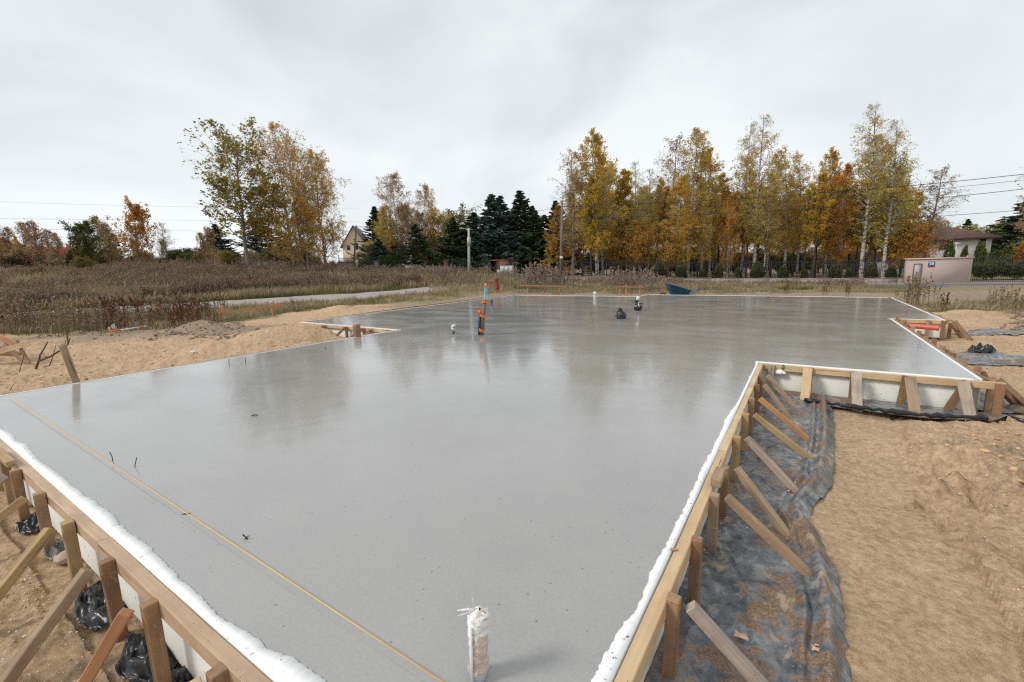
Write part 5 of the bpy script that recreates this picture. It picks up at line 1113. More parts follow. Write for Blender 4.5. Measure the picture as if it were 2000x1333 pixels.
house('cream gabled house with a dark roof behind the gold birches', 711, t_, 5.2, 9, zat(707, 481, t_)-z0, zat(707, 446, t_)-zat(707, 481, t_), .15, M_CREAM, M_GRT, True, ((.3, 3.2 if False else zat(707, 492, t_)-z0+.3, .9, 1.4), (-1.3, zat(707, 490, t_)-z0, .7, 1.0)), z=z0)
t_ = 68.0; z0 = zat(868, 525, t_)
house('unfinished red brick house with a pale flat eaves band between the spruces', 872, t_, 7.5, 7, zat(868, 471, t_)-z0, .35, -.1, M_BRICK, M_CONP, False, ((-.9, 1.3, 1.0, 1.1), (1.6, 1.3, .9, 1.1)), z=z0, over=.1)
t_ = 110.0; z0 = zat(120, 515, t_)
house('distant white house with a steep red roof at far left', 134, t_, 7, 12, zat(120, 499, t_)-z0, zat(120, 484, t_)-zat(120, 499, t_), -.6, M_WHR, M_RDT, True, ((0, zat(120, 503, t_)-z0, 1.1, 1.6),), z=z0, chimney=(-.5, 2.5))
t_ = 105.0; z0 = zat(0, 505, t_)
house('distant house with a red roof cut by the left picture edge', -6, t_, 8, 7, zat(0, 478, t_)-z0, zat(0, 458, t_)-zat(0, 478, t_), .2, M_BRICK, M_RDT, True, ((2, zat(0, 490, t_)-z0, 1.2, 1.2),), z=z0)
t_ = 62.0; z0 = zat(1840, 515, t_)
house('white house with a low brown hipped roof and brick chimney behind the pink wall', 1832, t_, 6.6, 6.5, zat(1840, 467.5, t_)-z0, zat(1840, 444, t_)-zat(1840, 467.5, t_), -.25, M_WHR, M_BRT, False, ((-1.6, zat(1840, 488, t_)-z0, 1.5, 1.3), (2.3, zat(1840, 486, t_)-z0, .7, 1.1)), z=z0, over=.6, chimney=(-1.2, .5))
t_ = 58; z0 = zat(1725, 535, t_)
house('low white outbuilding glimpsed through the black fence behind the birch trunks', 1722, t_, 6.5, 3, zat(1725, 506, t_)-z0, .3, -.25, M_WHR, M_GRT, False, ((1.2, zat(1725, 525, t_)-z0, .8, .8),), z=z0, over=.1)
# street lamp by the pink wall, orange beacon
o, b_, PX = pole(1866, 520, 1868, 476, 38, .045, .035, M_CONP, 'slim pale lamp post just behind the pink wall', 'lamp_post'); m = MB(); m.tube([PX, PX-R3*.1+[0, 0, .02], PX+R3*.35+[0, 0, -.02]], [.05, .07, .05], 8); m.build('lamp_head', M_WHITE, o)
p = fl(q_at(1882, .5), .5); m = MB(); m.tube([(p[0], p[1], ztop), (p[0], p[1], ztop+.10), (p[0], p[1], ztop+.15)], [.09, .085, .03], 12); tag(m.build('beacon_light', simple('orange_lens', (.85, .22, .02), .3), smooth=True), 'orange warning beacon on top of the pink wall', 'beacon')

# ================================================================== TREES
def ztop_of(*ms):
    z = []
    for me in ms: c = np.empty(len(me.vertices)*3, np.float32); me.vertices.foreach_get('co', c); z.append(np.percentile(c[2::3], 99.97))
    return float(max(z))
def proto(key, *a, **k):
    tm, cm = gen_tree(*a, **k); PROTO[key] = (tm, cm, ztop_of(tm, cm))
def protoc(key, h, *a, **k):
    tm, cm = gen_conifer(h, *a, **k); PROTO[key] = (tm, cm, ztop_of(tm, cm))
proto('gold1', 'birch', 17, 6.4, 1, L_GOLD, B_BIRCH, dens=1.25, base=.16, top_bare=.35, leafsize=0.145)
proto('gold2', 'birch', 17, 5.6, 2, L_GOLD, B_BIRCH, dens=1.09, base=.2, top_bare=.75, leafsize=0.136)
proto('orange1', 'birch', 17, 6.8, 3, L_ORANGE, B_BIRCH, dens=1.42, base=.12, top_bare=.25, leafsize=0.145)
proto('green1', 'birch', 17, 6.8, 4, L_GRNGOLD, B_BIRCH, dens=1.09, base=.22, top_bare=.6, leafsize=0.136)
proto('sparse1', 'birch', 18, 5.6, 5, L_GRNGOLD, B_BIRCH, dens=0.99, base=.2, top_bare=.95, leafsize=0.128)
proto('bare1', 'birch', 12, 4.6, 6, L_RUST, B_GREYT, dens=.25, base=.2, top_bare=.7, leafsize=.13)
proto('rust1', 'birch', 14, 7.4, 7, L_RUST, B_BIRCH, dens=0.93, base=.14, top_bare=.45, leafsize=0.128, stems=2)
proto('weep1', 'birch', 14, 9.0, 8, L_GOLD, B_BIRCH, dens=1.14, base=.08, top_bare=.8, leafsize=0.128, stems=2)
proto('weep2', 'birch', 14, 8.6, 9, L_GOLD, B_GREYT, dens=1.37, base=.05, top_bare=.55, leafsize=0.128)
proto('slim1', 'birch', 15, 4.2, 10, L_GOLD, B_DARK, dens=0.98, base=.35, top_bare=.3, leafsize=0.145)
proto('slim2', 'birch', 15, 4.6, 11, L_ORANGE, B_DARK, dens=0.88, base=.4, top_bare=.5, leafsize=0.145)
proto('poplar', 'broad', 14.5, 12.0, 12, L_OLIVE, B_POP, dens=2.40, base=.22, top_bare=.65, leafsize=.19)
proto('oak1', 'broad', 7, 6.4, 13, L_BRIGHT, B_DARK, dens=1.0, base=.12, top_bare=.2, leafsize=.17)
proto('oak2', 'broad', 6, 6.0, 14, L_GREEN, B_DARK, dens=1.3, base=.08, top_bare=.2, leafsize=.17)
proto('maple', 'broad', 7.5, 6.5, 15, L_BRIGHT, B_DARK, dens=.8, base=.15, top_bare=.3, leafsize=.18)
proto('willow', 'broad', 8.5, 9.0, 16, L_YGREEN, B_GREYT, dens=1.3, base=.12, top_bare=.3, leafsize=.15)
proto('willowo', 'broad', 8, 7.5, 17, L_GRNGOLD, B_BIRCH, dens=1.3, base=.12, top_bare=.2, leafsize=.15)
proto('bush1', 'bush', 3.5, 4.2, 18, L_BUSH, B_TWIG, dens=.7, base=.03, top_bare=.5, leafsize=.14, stems=3)
proto('bush2', 'bush', 3.2, 4.5, 19, L_YGREEN, B_TWIG, dens=1.1, base=.03, top_bare=.3, leafsize=.13, stems=3)
proto('bush3', 'bush', 3.5, 4.4, 20, L_RUST, B_GREYT, dens=.35, base=.03, top_bare=.6, leafsize=.13, stems=3)
proto('bush4', 'bush', 3.0, 4.4, 21, L_GREEN, B_TWIG, dens=1.2, base=.03, top_bare=.2, leafsize=.14, stems=3)
proto('sapling', 'birch', 6, 2.6, 22, L_RUST, B_TWIG, dens=.15, base=.2, top_bare=.5, leafsize=.12)
protoc('spruce1', 11, 5.8, 31, L_SPRUCE, n=240, size=.36, per=66)
protoc('spruce2', 9, 5.4, 32, L_SPRUCE, n=160, size=.34, per=52, droop=-.35)
protoc('blue', 11, 5.8, 33, L_BLUE, n=220, size=.38, per=66, droop=-.2)
protoc('larch', 9, 5.0, 34, L_BRIGHT, n=110, size=.34, per=36, droop=.05)
# left of the picture
T = tree
T('poplar_tree', 'poplar', 496, 47, 233, 'tall broad poplar with olive leaves and pale trunk, left of the weeping birches', 'tree', 1.25, rot=.6)
T('weeping_birch', 'weep1', 598, 50, 238, 'tall weeping birch with half bare crown right of the poplar', 'tree', 1.0, rot=.3)
T('weeping_birch', 'weep2', 645, 52, 288, 'lower weeping birch with golden curtain of leaves, nearest the cream house', 'tree', .8, rot=1.0)
T('weeping_birch', 'weep2', 612, 48, 385, 'small dense golden birch at the foot of the two weeping ones', 'tree', 1.25, rot=2.2)
T('birch_tree', 'rust1', 790, 62, 338, 'rusty thin birch with twin stems behind the clipped hedge', 'tree', .95, rot=.4)
T('birch_tree', 'rust1', 836, 66, 358, 'paler rusty birch right of the twin stemmed one', 'tree', .8, rot=2)
T('birch_tree', 'gold1', 762, 60, 400, 'dense orange brown birch against the dark spruce by the cream house', 'tree', 1.3, rot=2)
T('willow_tree', 'willow', 905, 66, 400, 'round yellow green willow crown above the green spruces', 'tree', 1.2)
T('willow_tree', 'willowo', 866, 64, 402, 'leaning golden willow with pale limbs above the brick house', 'tree', 1.0)
T('spruce_tree', 'spruce1', 748, 64, 403, 'dark open spruce beside the cream gabled house', 'tree', 1.30)
T('spruce_tree', 'blue', 750, 58, 466, 'small bluish spruce below the cream gable', 'tree', 1.74)
T('spruce_tree', 'spruce2', 823, 54, 438, 'bright green cone shaped spruce left of the brick house', 'tree', 1.67)
T('spruce_tree', 'spruce1', 893, 56, 425, 'green spruce just left of the pale concrete pole', 'tree', 1.52)
T('spruce_tree', 'spruce1', 932, 57, 415, 'broad green spruce right behind the pale concrete pole', 'tree', 1.81)
T('blue_spruce_tree', 'blue', 968, 56, 380, 'blue spruce behind the brick shed, left peak of two', 'tree', 1.38)
T('blue_spruce_tree', 'blue', 984, 57, 383, 'blue spruce behind the brick shed, right peak of two', 'tree', 1.38)
T('spruce_tree', 'spruce1', 1022, 58, 372, 'tallest dark spruce right of the blue pair', 'tree', 1.38)
T('spruce_tree', 'spruce1', 1046, 57, 402, 'second dark spruce right of the blue pair', 'tree', 1.23)
T('spruce_tree', 'spruce2', 1066, 60, 420, 'low dark spruce behind the golden larch', 'tree', 1.59)
T('spruce_tree', 'spruce2', 1008, 62, 440, 'dark spruce filling the gap above the brick shed roof', 'tree', 2.17)
T('spruce_tree', 'spruce1', 1090, 60, 392, 'dark spruce with its top over the golden larch', 'tree', 1.30)
T('larch_tree', 'larch', 1092, 51, 400, 'golden orange larch with layered boughs behind the wooden power pole', 'tree', .95)
T('oak_tree', 'oak2', 190, 52, 424, 'dark green young oak on the field at left', 'tree', .95)
T('oak_tree', 'oak1', 288, 56, 383, 'orange young oak standing above the weeds at left', 'tree', .78)
T('spruce_tree', 'spruce2', 246, 70, 455, 'dark little spruce between the green and the orange oak', 'tree', 1.16)
T('spruce_tree', 'spruce1', 443, 70, 437, 'dark spruce at left of the poplar trunk', 'tree', 1.59)
T('spruce_tree', 'spruce1', 528, 72, 425, 'dark spruce hidden behind the poplar crown', 'tree', 1.89)
T('spruce_tree', 'spruce2', 565, 74, 452, 'dark spruce low between the poplar and the birches', 'tree', 2.03)
T('small_tree', 'willow', 338, 60, 462, 'small green tree with a bare top right of the orange oak', 'tree', .55)
T('small_tree', 'gold1', 60, 62, 458, 'rusty round little tree near the red roofed houses', 'tree', 1.0)
T('small_tree', 'oak1', 20, 66, 470, 'small orange tree at the left picture edge', 'tree', .9)
for i, (px, ty, tt_) in enumerate(((18, 428, 58), (50, 440, 60), (75, 430, 57), (100, 428, 56), (122, 445, 60), (218, 418, 60), (238, 432, 58), (345, 433, 57), (410, 452, 60), (12, 455, 52), (135, 452, 53), (425, 440, 62))):
    T('bare_sapling', 'sapling' if px != 345 else 'bare1', px, tt_, ty, 'thin bare sapling among the bushes on the left horizon', 'sapling', 1.1, group='bare saplings on the left horizon')
bl = 'brownish bush in the dense row along the left horizon'
r_ = np.random.default_rng(5)
for i in range(62):
    px = -60+i*12.6+r_.uniform(-8, 8); k = ['bush1', 'bush3', 'bush1', 'bush4', 'bush3', 'bush1'][int(r_.integers(6))]
    T('bush', k, px, r_.uniform(53, 68), r_.uniform(506, 512) if 78 < px < 160 else r_.uniform(482, 506) if px < 630 else r_.uniform(503, 513), bl, 'bush', r_.uniform(1.0, 1.6), group='bushes along the left horizon')
T('willow_bush', 'bush2', 462, 47, 488, 'round yellow green willow bush left of the poplar trunk', 'bush', 1.05)
T('willow_bush', 'bush2', 182, 46, 499, 'yellow green bush at the foot of the green oak', 'bush', 1.2)
T('bush', 'bush4', 722, 57, 505, 'dark olive bush beside the dark wooden pole', 'bush', 1.3); T('bush', 'bush1', 745, 60, 470, 'tall brown bush below the dense orange birch', 'bush', 1.2)
T('bush', 'bush1', 775, 62, 465, 'olive brown bush behind the left half of the hedge', 'bush', 1.3); T('bush', 'bush2', 545, 52, 492, 'olive bush between the poplar trunk and the birches', 'bush', 1.3)
T('bush', 'bush2', 390, 45, 524, 'low green willow scrub in the weeds left of the poplar', 'bush', 3.5); T('bush', 'bush2', 545, 42, 526, 'low green scrub in the weeds under the weeping birches', 'bush', 2.6)
T('bush', 'bush2', 90, 46, 522, 'low grey green mound of scrub in the weeds at far left', 'bush', 2.2)
# clipped hedge
p = place(772, 55.5); me = gen_cloud(3.6, 1.2, zat(772, 500, 55.5)-p[2], 3, 16000, L_THUJA, .11, True); o = link('hedge', me, L_THUJA, None, p); tag(o, 'clipped green thuja hedge behind the mesh fence', 'hedge')
# birch wood on the right
W_ = [('bare1', 1121, 50, 292, 1.1, 'birch_tree', 'thin pale bare birch at the left end of the wood'),
 ('gold1', 1168, 49, 252, .92, 'birch_tree', 'broad golden birch with a pointed top, first of the wood from the left'),
 ('orange1', 1180, 52, 300, .95, 'birch_tree', 'orange birch tucked behind the pointed golden one'),
 ('slim1', 1214, 52, 330, .9, 'birch_tree', 'slim dark stemmed tree right of the pointed golden birch'),
 ('sparse1', 1240, 54, 314, .85, 'birch_tree', 'open crowned olive tree in the dip of the wood'),
 ('sparse1', 1265, 51, 330, .9, 'birch_tree', 'sparse tree above the bright orange maple'),
 ('bare1', 1305, 53, 262, .9, 'birch_tree', 'bare topped birch left of the high olive gold one'),
 ('green1', 1345, 50, 250, .98, 'birch_tree', 'high olive gold birch with a broad top, white stem below'),
 ('orange1', 1368, 53, 290, .8, 'birch_tree', 'rusty orange birch right behind the high olive gold one'),
 ('slim2', 1400, 55, 335, 1.1, 'birch_tree', 'low slim orange tree between the two high birches'),
 ('sparse1', 1447, 52, 238, .85, 'birch_tree', 'high sparse birch, left one of a close pair'),
 ('sparse1', 1469, 48, 226, .9, 'birch_tree', 'high sparse birch with long white stem, right one of a close pair'),
 ('green1', 1497, 52, 300, .75, 'birch_tree', 'olive birch right of the sparse pair'),
 ('gold2', 1530, 50, 284, .9, 'birch_tree', 'brown gold birch left of the dark bare stems'),
 ('gold2', 1556, 52, 292, .85, 'birch_tree', 'second brown gold birch left of the dark bare stems'),
 ('slim2', 1585, 47, 335, .9, 'birch_tree', 'dark stemmed thin tree in the middle of the wood'),
 ('gold1', 1610, 50, 288, .75, 'birch_tree', 'pointed golden birch left of the tallest one'),
 ('orange1', 1632, 49, 322, .85, 'birch_tree', 'compact orange birch left of the tallest one'),
 ('sparse1', 1680, 47, 200, .95, 'birch_tree', 'tallest birch of the wood with a wispy grey top'),
 ('green1', 1690, 50, 262, 1.0, 'birch_tree', 'full olive birch around the stem of the tallest one'),
 ('sparse1', 1722, 46, 232, .9, 'birch_tree', 'tall leaning birch right of the tallest one'),
 ('gold1', 1735, 48, 318, 1.1, 'birch_tree', 'wide golden birch closing the wood on the right'),
 ('bare1', 1802, 47, 325, 1.1, 'birch_tree', 'bare pinkish birch standing between the wood and the white house')]
for key, px, tt_, ty, ws, nm, lb in W_: T(nm, key, px, tt_, ty, lb, 'tree', ws*1.18)
for px, tt_, ty, ws, lb in ((1255, 47.5, 420, 1.0, 'bright orange maple low at the front of the wood, left one'), (1300, 46.8, 440, 1.0, 'bright orange maple low at the front of the wood, right one'), (1215, 50, 440, .9, 'small amber maple behind the fence right of the pointed birch')):
    T('maple_tree', 'maple', px, tt_, ty, lb, 'tree', ws)
for px, tt_, ty, ws, lb in ((1782, 45, 440, .85, 'small orange tree just left of the white house'), (1755, 46, 430, .9, 'orange leaved tree at the right end of the black bar fence'),):
    T('small_tree', 'oak1', px, tt_, ty, lb, 'tree', ws)
r_ = np.random.default_rng(11)
for i in range(34):
    px = 1130+i*18.8+r_.uniform(-9, 9); k = ['slim1', 'slim2', 'slim1', 'gold2', 'orange1', 'green1'][int(r_.integers(6))]
    T('birch_tree', k, px, r_.uniform(47, 64), r_.uniform(335, 400), 'slender autumn tree standing inside the birch wood', 'tree', r_.uniform(.75, 1.1), group='slender trees inside the birch wood')
for i in range(34):
    px = 1120+i*19.5+r_.uniform(-9, 9); tt_ = r_.uniform(66, 80)
    T('birch_tree', ['slim2', 'slim1', 'gold2'][i % 3], px, tt_, r_.uniform(370, 420), 'shaded tree at the back of the birch wood', 'tree', r_.uniform(1.2, 1.7), group='trees at the back of the birch wood')
for i in range(26):
    px = 1120+i*25+r_.uniform(-9, 9)
    T('bush', ['bush1', 'bush3', 'bush4'][i % 3], px, r_.uniform(56, 70), r_.uniform(478, 495), 'dark undergrowth bush between the birch stems', 'bush', r_.uniform(1.3, 2.0), group='undergrowth in the birch wood')
# small thujas behind the fence
me = gen_cloud(1.0, 1.0, 1.5, 8, 2600, L_GREEN, .10); me2 = mesh_np('trunk', [[-.03, -.03, 0], [.03, -.03, 0], [.03, .03, 0], [-.03, .03, 0], [-.01, -.01, 1.2], [.01, -.01, 1.2], [.01, .01, 1.2], [-.01, .01, 1.2]], [(0, 1, 5, 4), (1, 2, 6, 5), (2, 3, 7, 6), (3, 0, 4, 7)]); me2.materials.append(B_DARK); PROTO['thuja'] = (me2, me, 1.5)
for i, px in enumerate((1290, 1330, 1372, 1402, 1440, 1478, 1528, 1570, 1628, 1656, 1700, 1738)):
    q = q_at(px, -1.0); p = fl(q, -1.0); T('small_conifer', 'thuja', px, float(p @ FW[:2]), 512+(i*7) % 17, 'small dark conifer planted right behind the black bar fence', 'shrub', r_.uniform(.45, 1.0), group='small conifers behind the bar fence')
for px, tt_, ty, ws, lb in ((1845, 41, 474, .36, 'pointed green thuja in front of the white house'), (1876, 43, 482, .3, 'smaller yellowish thuja beside the slim lamp post'), (1906, 46, 474, .42, 'golden green thuja behind the left end of the gate'), (1962, 46, 478, .6, 'green thuja with orange tips behind the gate')):
    T('thuja_tree', 'thuja', px, tt_, ty, lb, 'shrub', ws)
# beyond the white house and the right edge
r_ = np.random.default_rng(21)
for i in range(16):
    px = 1790+i*17+r_.uniform(-6, 6); T('forest_tree', ['green1', 'willow', 'gold2', 'willowo', 'green1', 'spruce1'][i % 6], px, r_.uniform(85, 105), r_.uniform(415, 445), 'far tree in the row beyond the gate', 'tree', r_.uniform(1.1, 1.6), group='far trees beyond the gate')
T('spruce_tree', 'spruce1', 1992, 60, 382, 'big dark conifer at the right picture edge behind the gate', 'tree', 2.03)
T('spruce_tree', 'spruce2', 1962, 66, 425, 'dark conifer left of the big one at the right edge', 'tree', 2.17)
T('birch_tree', 'bare1', 2012, 45, 288, 'half bare birch hanging into the picture at the right edge', 'tree', 1.3)
T('small_tree', 'oak1', 1990, 45, 470, 'red orange bush like tree behind the gate at the right edge', 'tree', 1.0)
T('small_tree', 'oak2', 1938, 56, 486, 'low green tree behind the middle of the gate', 'tree', 1.2)
T('bush', 'bush4', 1925, 40.5, 505, 'dark green bush right behind the gate', 'bush', 1.8); T('bush', 'bush4', 1985, 39.5, 505, 'second dark green bush behind the gate near the edge', 'bush', 1.8)

# ================================================================== WEEDS AND GRASS
def weedmat(name, cols): return leafmat(name, cols, .25, .9)
WD_BROWN = weedmat('dry_brown_weeds', [(.16, .11, .08), (.27, .19, .14), (.43, .33, .25), (.27, .22, .13), (.22, .13, .08)])
WD_PALE = weedmat('pale_dry_grass', [(.28, .22, .13), (.40, .32, .21), (.48, .40, .28), (.24, .21, .10)])
WD_GREEN = weedmat('short_green_grass', [(.10, .12, .035), (.18, .19, .06), (.27, .25, .10)])
WD_RED = weedmat('rusty_dock_stalks', [(.12, .035, .02), (.19, .06, .035), (.10, .05, .03)])
WD_FLUFF = weedmat('grey_seed_heads', [(.30, .235, .20), (.42, .34, .30), (.22, .165, .135)])
def stems(P, H, r, rad=.006, lean=.18, nh=9, hs=.06, top=.45, head=True, spread=.07, K=3):
    n = len(P); a = r.uniform(0, 2*math.pi, n); l = H*lean*r.uniform(0, 1, n); s = np.linspace(0, 1, K)
    C = P[:, None]+np.stack([np.cos(a)[:, None]*l[:, None]*s**1.6, np.sin(a)[:, None]*l[:, None]*s**1.6, H[:, None]*s], -1)
    V, Q = tubes(C, np.broadcast_to(rad*(1-.6*s)[None], (n, K)), 3); out = [(V, Q)]
    if head:
        f = 1-top*r.uniform(0, 1, (n, nh))**1.3; b = P[:, None]+np.stack([np.cos(a)[:, None]*l[:, None]*f**1.6, np.sin(a)[:, None]*l[:, None]*f**1.6, H[:, None]*f], -1)
        b = b+r.normal(size=b.shape)*spread*np.array([1, 1, .5])*(1.25-f[..., None]*.8); out.append(leaves(b.reshape(-1, 3), hs, r, 1.7))
    Vs = [o[0] for o in out]; Qs = []; k = 0
    for v_, q_ in out: Qs.append(q_+k); k += len(v_)
    return np.vstack(Vs), np.vstack(Qs)
def blades(P, H, r, w=.02, lean=.5):
    n = len(P); a = r.uniform(0, 2*math.pi, n); d = np.stack([np.cos(a), np.sin(a), 0*a], -1); pr = np.stack([-np.sin(a), np.cos(a), 0*a], -1)*w*.5; L_ = (H*lean*r.uniform(.1, 1, n))[:, None]
    V = np.stack([P-pr, P+pr, P+d*L_*.35+pr*.7+np.array([0, 0, 1])*H[:, None]*.6, P+d*L_+np.array([0, 0, 1])*H[:, None]], 1).reshape(-1, 3); return V, np.arange(4*n).reshape(-1, 4)
def scatter(n, x0, x1, tf0, tf1, r, keep=None, clump=0.0, cs=1.5, seed=1, pw=1.0):
    """points on the ground; x0..x1 picture columns, tf0/tf1 distances as functions of the column"""
    x = r.uniform(x0, x1, n); a = tf0(x); b = tf1(x); t_ = a+(b-a)*r.uniform(0, 1, n)**pw; s = (x-1000)/FPX*t_; X = s*RT[0]+t_*FW[0]; Y = s*RT[1]+t_*FW[1]; ok = ~inside(X, Y, OUTG)
    if keep is not None: ok &= keep(x, t_, X, Y)
    if clump: ok &= fbm(X, Y, cs, 3, seed) > clump+r.normal(size=n)*.12
    X, Y, x, t_ = X[ok], Y[ok], x[ok], t_[ok]; return np.stack([X, Y, terrain(X, Y)-.02], -1), x, t_
pathd = lambda X, Y: seg_dist(X, Y, PATHP)
pn = lambda x: np.interp(x, [p[0] for p in PATHC], [p[1] for p in PATHC])
def stuff(name, parts, mat, label, cat):
    m = MB()
    for V, Q in parts: m.add(V, Q)
    tag(m.build(name, mat, origin=(0, 0, 0)), label, cat, kind='stuff')
r_ = np.random.default_rng(101)
offp = lambda x, t, X, Y: pathd(X, Y) > 1.75
# big brown field left and centre
nfield = lambda X, Y: fbm(X, Y*1.0, 5.0, 4, 133)
P, x, t_ = scatter(52000, -250, 960, lambda x: pn(np.clip(x, -300, 880))+2.4+1.8*(x > 430), lambda x: 53+0*x, r_, lambda x, t, X, Y: offp(x, t, X, Y) & (nfield(X, Y) < .12+r_.normal(size=len(X))*.10), -.35, 3.0, 7, 1.15)
H = (.95+.75*fbm(P[:, 0], P[:, 1], 1.8, 3, 8))*r_.uniform(.45, 1.15, len(P))*np.where(x > 560, .85, 1.0); partsB = [stems(P, H, r_, .007, .2, 10, .075)]
# front strip of weeds between sand and path, far left
P, x, t_ = scatter(850, -200, 420, lambda x: 17.6+0*x, lambda x: pn(x)-1.7, r_, offp, .08, 1.2, 9); partsB.append(stems(P, r_.uniform(.3, 1.0, len(P)), r_, .006, .22, 13, .045))
# weeds behind the slab
P, x, t_ = scatter(9000, 840, 1700, lambda x: np.interp(x, [840, 1000, 1700], [38, 36, 33]), lambda x: np.interp(x, [840, 1100, 1700], [51, 43.5, 33.5+4]), r_, None, .02, 2.5, 12)
partsB.append(stems(P, r_.uniform(.35, .9, len(P))*np.where(x > 1330, .5, np.where(x > 930, .72, 1)), r_, .007, .2, 8, .055))
P, x, t_ = scatter(900, 1000, 1760, lambda x: 29+0*x, lambda x: 34+0*x, r_, None, .05, 1.5, 13); partsB.append(stems(P, r_.uniform(.25, .75, len(P)), r_, .006, .25, 6, .05))
P, x, t_ = scatter(420, 1760, 2150, lambda x: 17.0+0*x, lambda x: 21.5+0*x, r_, None, .15, 1.0, 14); partsB.append(stems(P, r_.uniform(.1, .5, len(P)), r_, .005, .4, 6, .035))
P, x, t_ = scatter(5000, -250, 1000, lambda x: pn(np.clip(x, -300, 880))+2+0*x, lambda x: pn(np.clip(x, -300, 880))+9, r_, offp, .1, 1.6, 57); partsB.append(stems(P, r_.uniform(.4, 1.5, len(P)), r_, .006, .35, 14, .05, .6))
stuff('dry_weeds', partsB, WD_BROWN, 'dense dry brown weeds covering the field beyond the path and the slab', 'weeds')
# fluffy heads
P, x, t_ = scatter(3000, 420, 1330, lambda x: np.interp(x, [420, 650, 900, 1330], [46, 46, 44, 38.5]), lambda x: np.interp(x, [420, 900, 1330], [51, 50.5, 41.5]), r_, None, .16, 2.0, 15)
stuff('seed_heads', [stems(P, r_.uniform(.75, 1.3, len(P))*np.where(x > 930, .62, 1), r_, .006, .2, 12, .075, .3, spread=.10)], WD_FLUFF, 'pale fluffy seed heads of goldenrod in front of the fences', 'weeds')
# pale grass
pp = []
P, x, t_ = scatter(50000, -250, 1000, lambda x: pn(np.clip(x, -300, 880))+2+0*x, lambda x: 50+0*x, r_, lambda x, t, X, Y: offp(x, t, X, Y) & (nfield(X, Y) > .08+r_.normal(size=len(X))*.10), -.4, 3.2, 58, 1.2); pp.append(blades(P, r_.uniform(.35, .95, len(P)), r_, .022, .45))
P, x, t_ = scatter(42000, -200, 1000, lambda x: pn(np.clip(x, -300, 880))+1.6, lambda x: pn(np.clip(x, -300, 880))+13, r_, offp, -.1, 2.2, 17, 1.6); pp.append(blades(P, r_.uniform(.25, .75, len(P)), r_, .02, .4))
P, x, t_ = scatter(22000, -200, 900, lambda x: np.interp(x, [-200, 300, 450, 600, 700, 850, 900], [17.3, 17.4, 20.5, 24.5, 26.5, 28.3, 28.6]), lambda x: pn(np.clip(x, -300, 880))-1.6, r_, offp, -.02, 1.5, 18); pp.append(blades(P, r_.uniform(.10, .42, len(P)), r_, .016, .5))
P, x, t_ = scatter(60000, 840, 1780, lambda x: np.interp(x, [840, 1000, 1100, 1740], [29.5, 31.5, 30.5, 28.5]), lambda x: np.interp(x, [840, 1100, 1500, 1780], [50, 43.5, 35.5, 31.0]), r_, None, -.12, 2.0, 19, .8); pp.append(blades(P, r_.uniform(.12, .50, len(P))*np.interp(t_, [29, 35], [.5, 1.1]), r_, .022, .45))
P, x, t_ = scatter(6000, 1760, 2200, lambda x: 16.6+0*x, lambda x: 20.5+0*x, r_, None, -.1, 1.2, 20); pp.append(blades(P, r_.uniform(.08, .3, len(P)), r_, .014, .5))
stuff('dry_grass', pp, WD_PALE, 'pale dry grass along the path and behind the slab', 'grass')
pp = []
P, x, t_ = scatter(42000, -200, 1000, lambda x: pn(np.clip(x, -300, 880))+1.5, lambda x: pn(np.clip(x, -300, 880))+9, r_, offp, .0, 1.8, 27, 1.8); pp.append(blades(P, r_.uniform(.08, .35, len(P)), r_, .02, .5))
P, x, t_ = scatter(26000, -200, 900, lambda x: np.interp(x, [-200, 300, 450, 600, 700, 850, 900], [17.0, 17.2, 20.0, 24.0, 26, 28.1, 28.4]), lambda x: pn(np.clip(x, -300, 880))-1.5, r_, offp, .02, 1.3, 28); pp.append(blades(P, r_.uniform(.05, .25, len(P)), r_, .016, .5))
P, x, t_ = scatter(46000, 1000, 1790, lambda x: np.interp(x, [1000, 1300, 1740], [36, 33.5, 30.5]), lambda x: np.interp(x, [1000, 1100, 1500, 1790], [45, 43.5, 35.2, 30.8]), r_, None, -.05, 1.6, 29); pp.append(blades(P, r_.uniform(.08, .32, len(P)), r_, .022, .5))
P, x, t_ = scatter(9000, 1760, 2200, lambda x: 16.6+0*x, lambda x: 20.5+0*x, r_, None, .02, 1.0, 30); pp.append(blades(P, r_.uniform(.05, .18, len(P)), r_, .014, .5))
stuff('green_grass', pp, WD_GREEN, 'short green and olive grass on the verges', 'grass')
# fallen leaves on the road verge and field
P, x, t_ = scatter(1100, -200, 430, lambda x: 17.4+0*x, lambda x: pn(x)-1.9, r_, offp, .12, 1.0, 59)
stuff('rusty_stalks', [stems(P, r_.uniform(.5, 1.25, len(P)), r_, .007, .25, 16, .045, .6, spread=.04)], WD_RED, 'scattered rusty dock stalks between the sand and the gravel path', 'stalks')
# separate plant clumps
def clump_mesh(n, h, w, seed, mat, nh=16, hs=.045, rad=.007):
    r = np.random.default_rng(seed); a = r.uniform(0, 6.28, n); q = w*.5*r.uniform(0, 1, n)**.7; P = np.stack([np.cos(a)*q, np.sin(a)*q, 0*a-.03], -1); V, Q = stems(P, h*r.uniform(.55, 1.05, n), r, rad, .25, nh, hs, .6, spread=.035); me = mesh_np('dry_plant', V, Q); me.materials.append(mat); return me
CM = {'dock': clump_mesh(16, 1.0, .7, 1, WD_RED), 'dock2': clump_mesh(11, .9, .5, 2, WD_RED), 'gold': clump_mesh(34, 1.5, 1.5, 3, WD_FLUFF, 22, .07), 'brown': clump_mesh(18, 1.1, .8, 4, WD_BROWN, 18, .05), 'big': clump_mesh(26, 1.5, 1.3, 5, WD_BROWN, 26, .05, .009)}
HM = {'dock': 1.0, 'dock2': .9, 'gold': 1.5, 'brown': 1.1, 'big': 1.5}
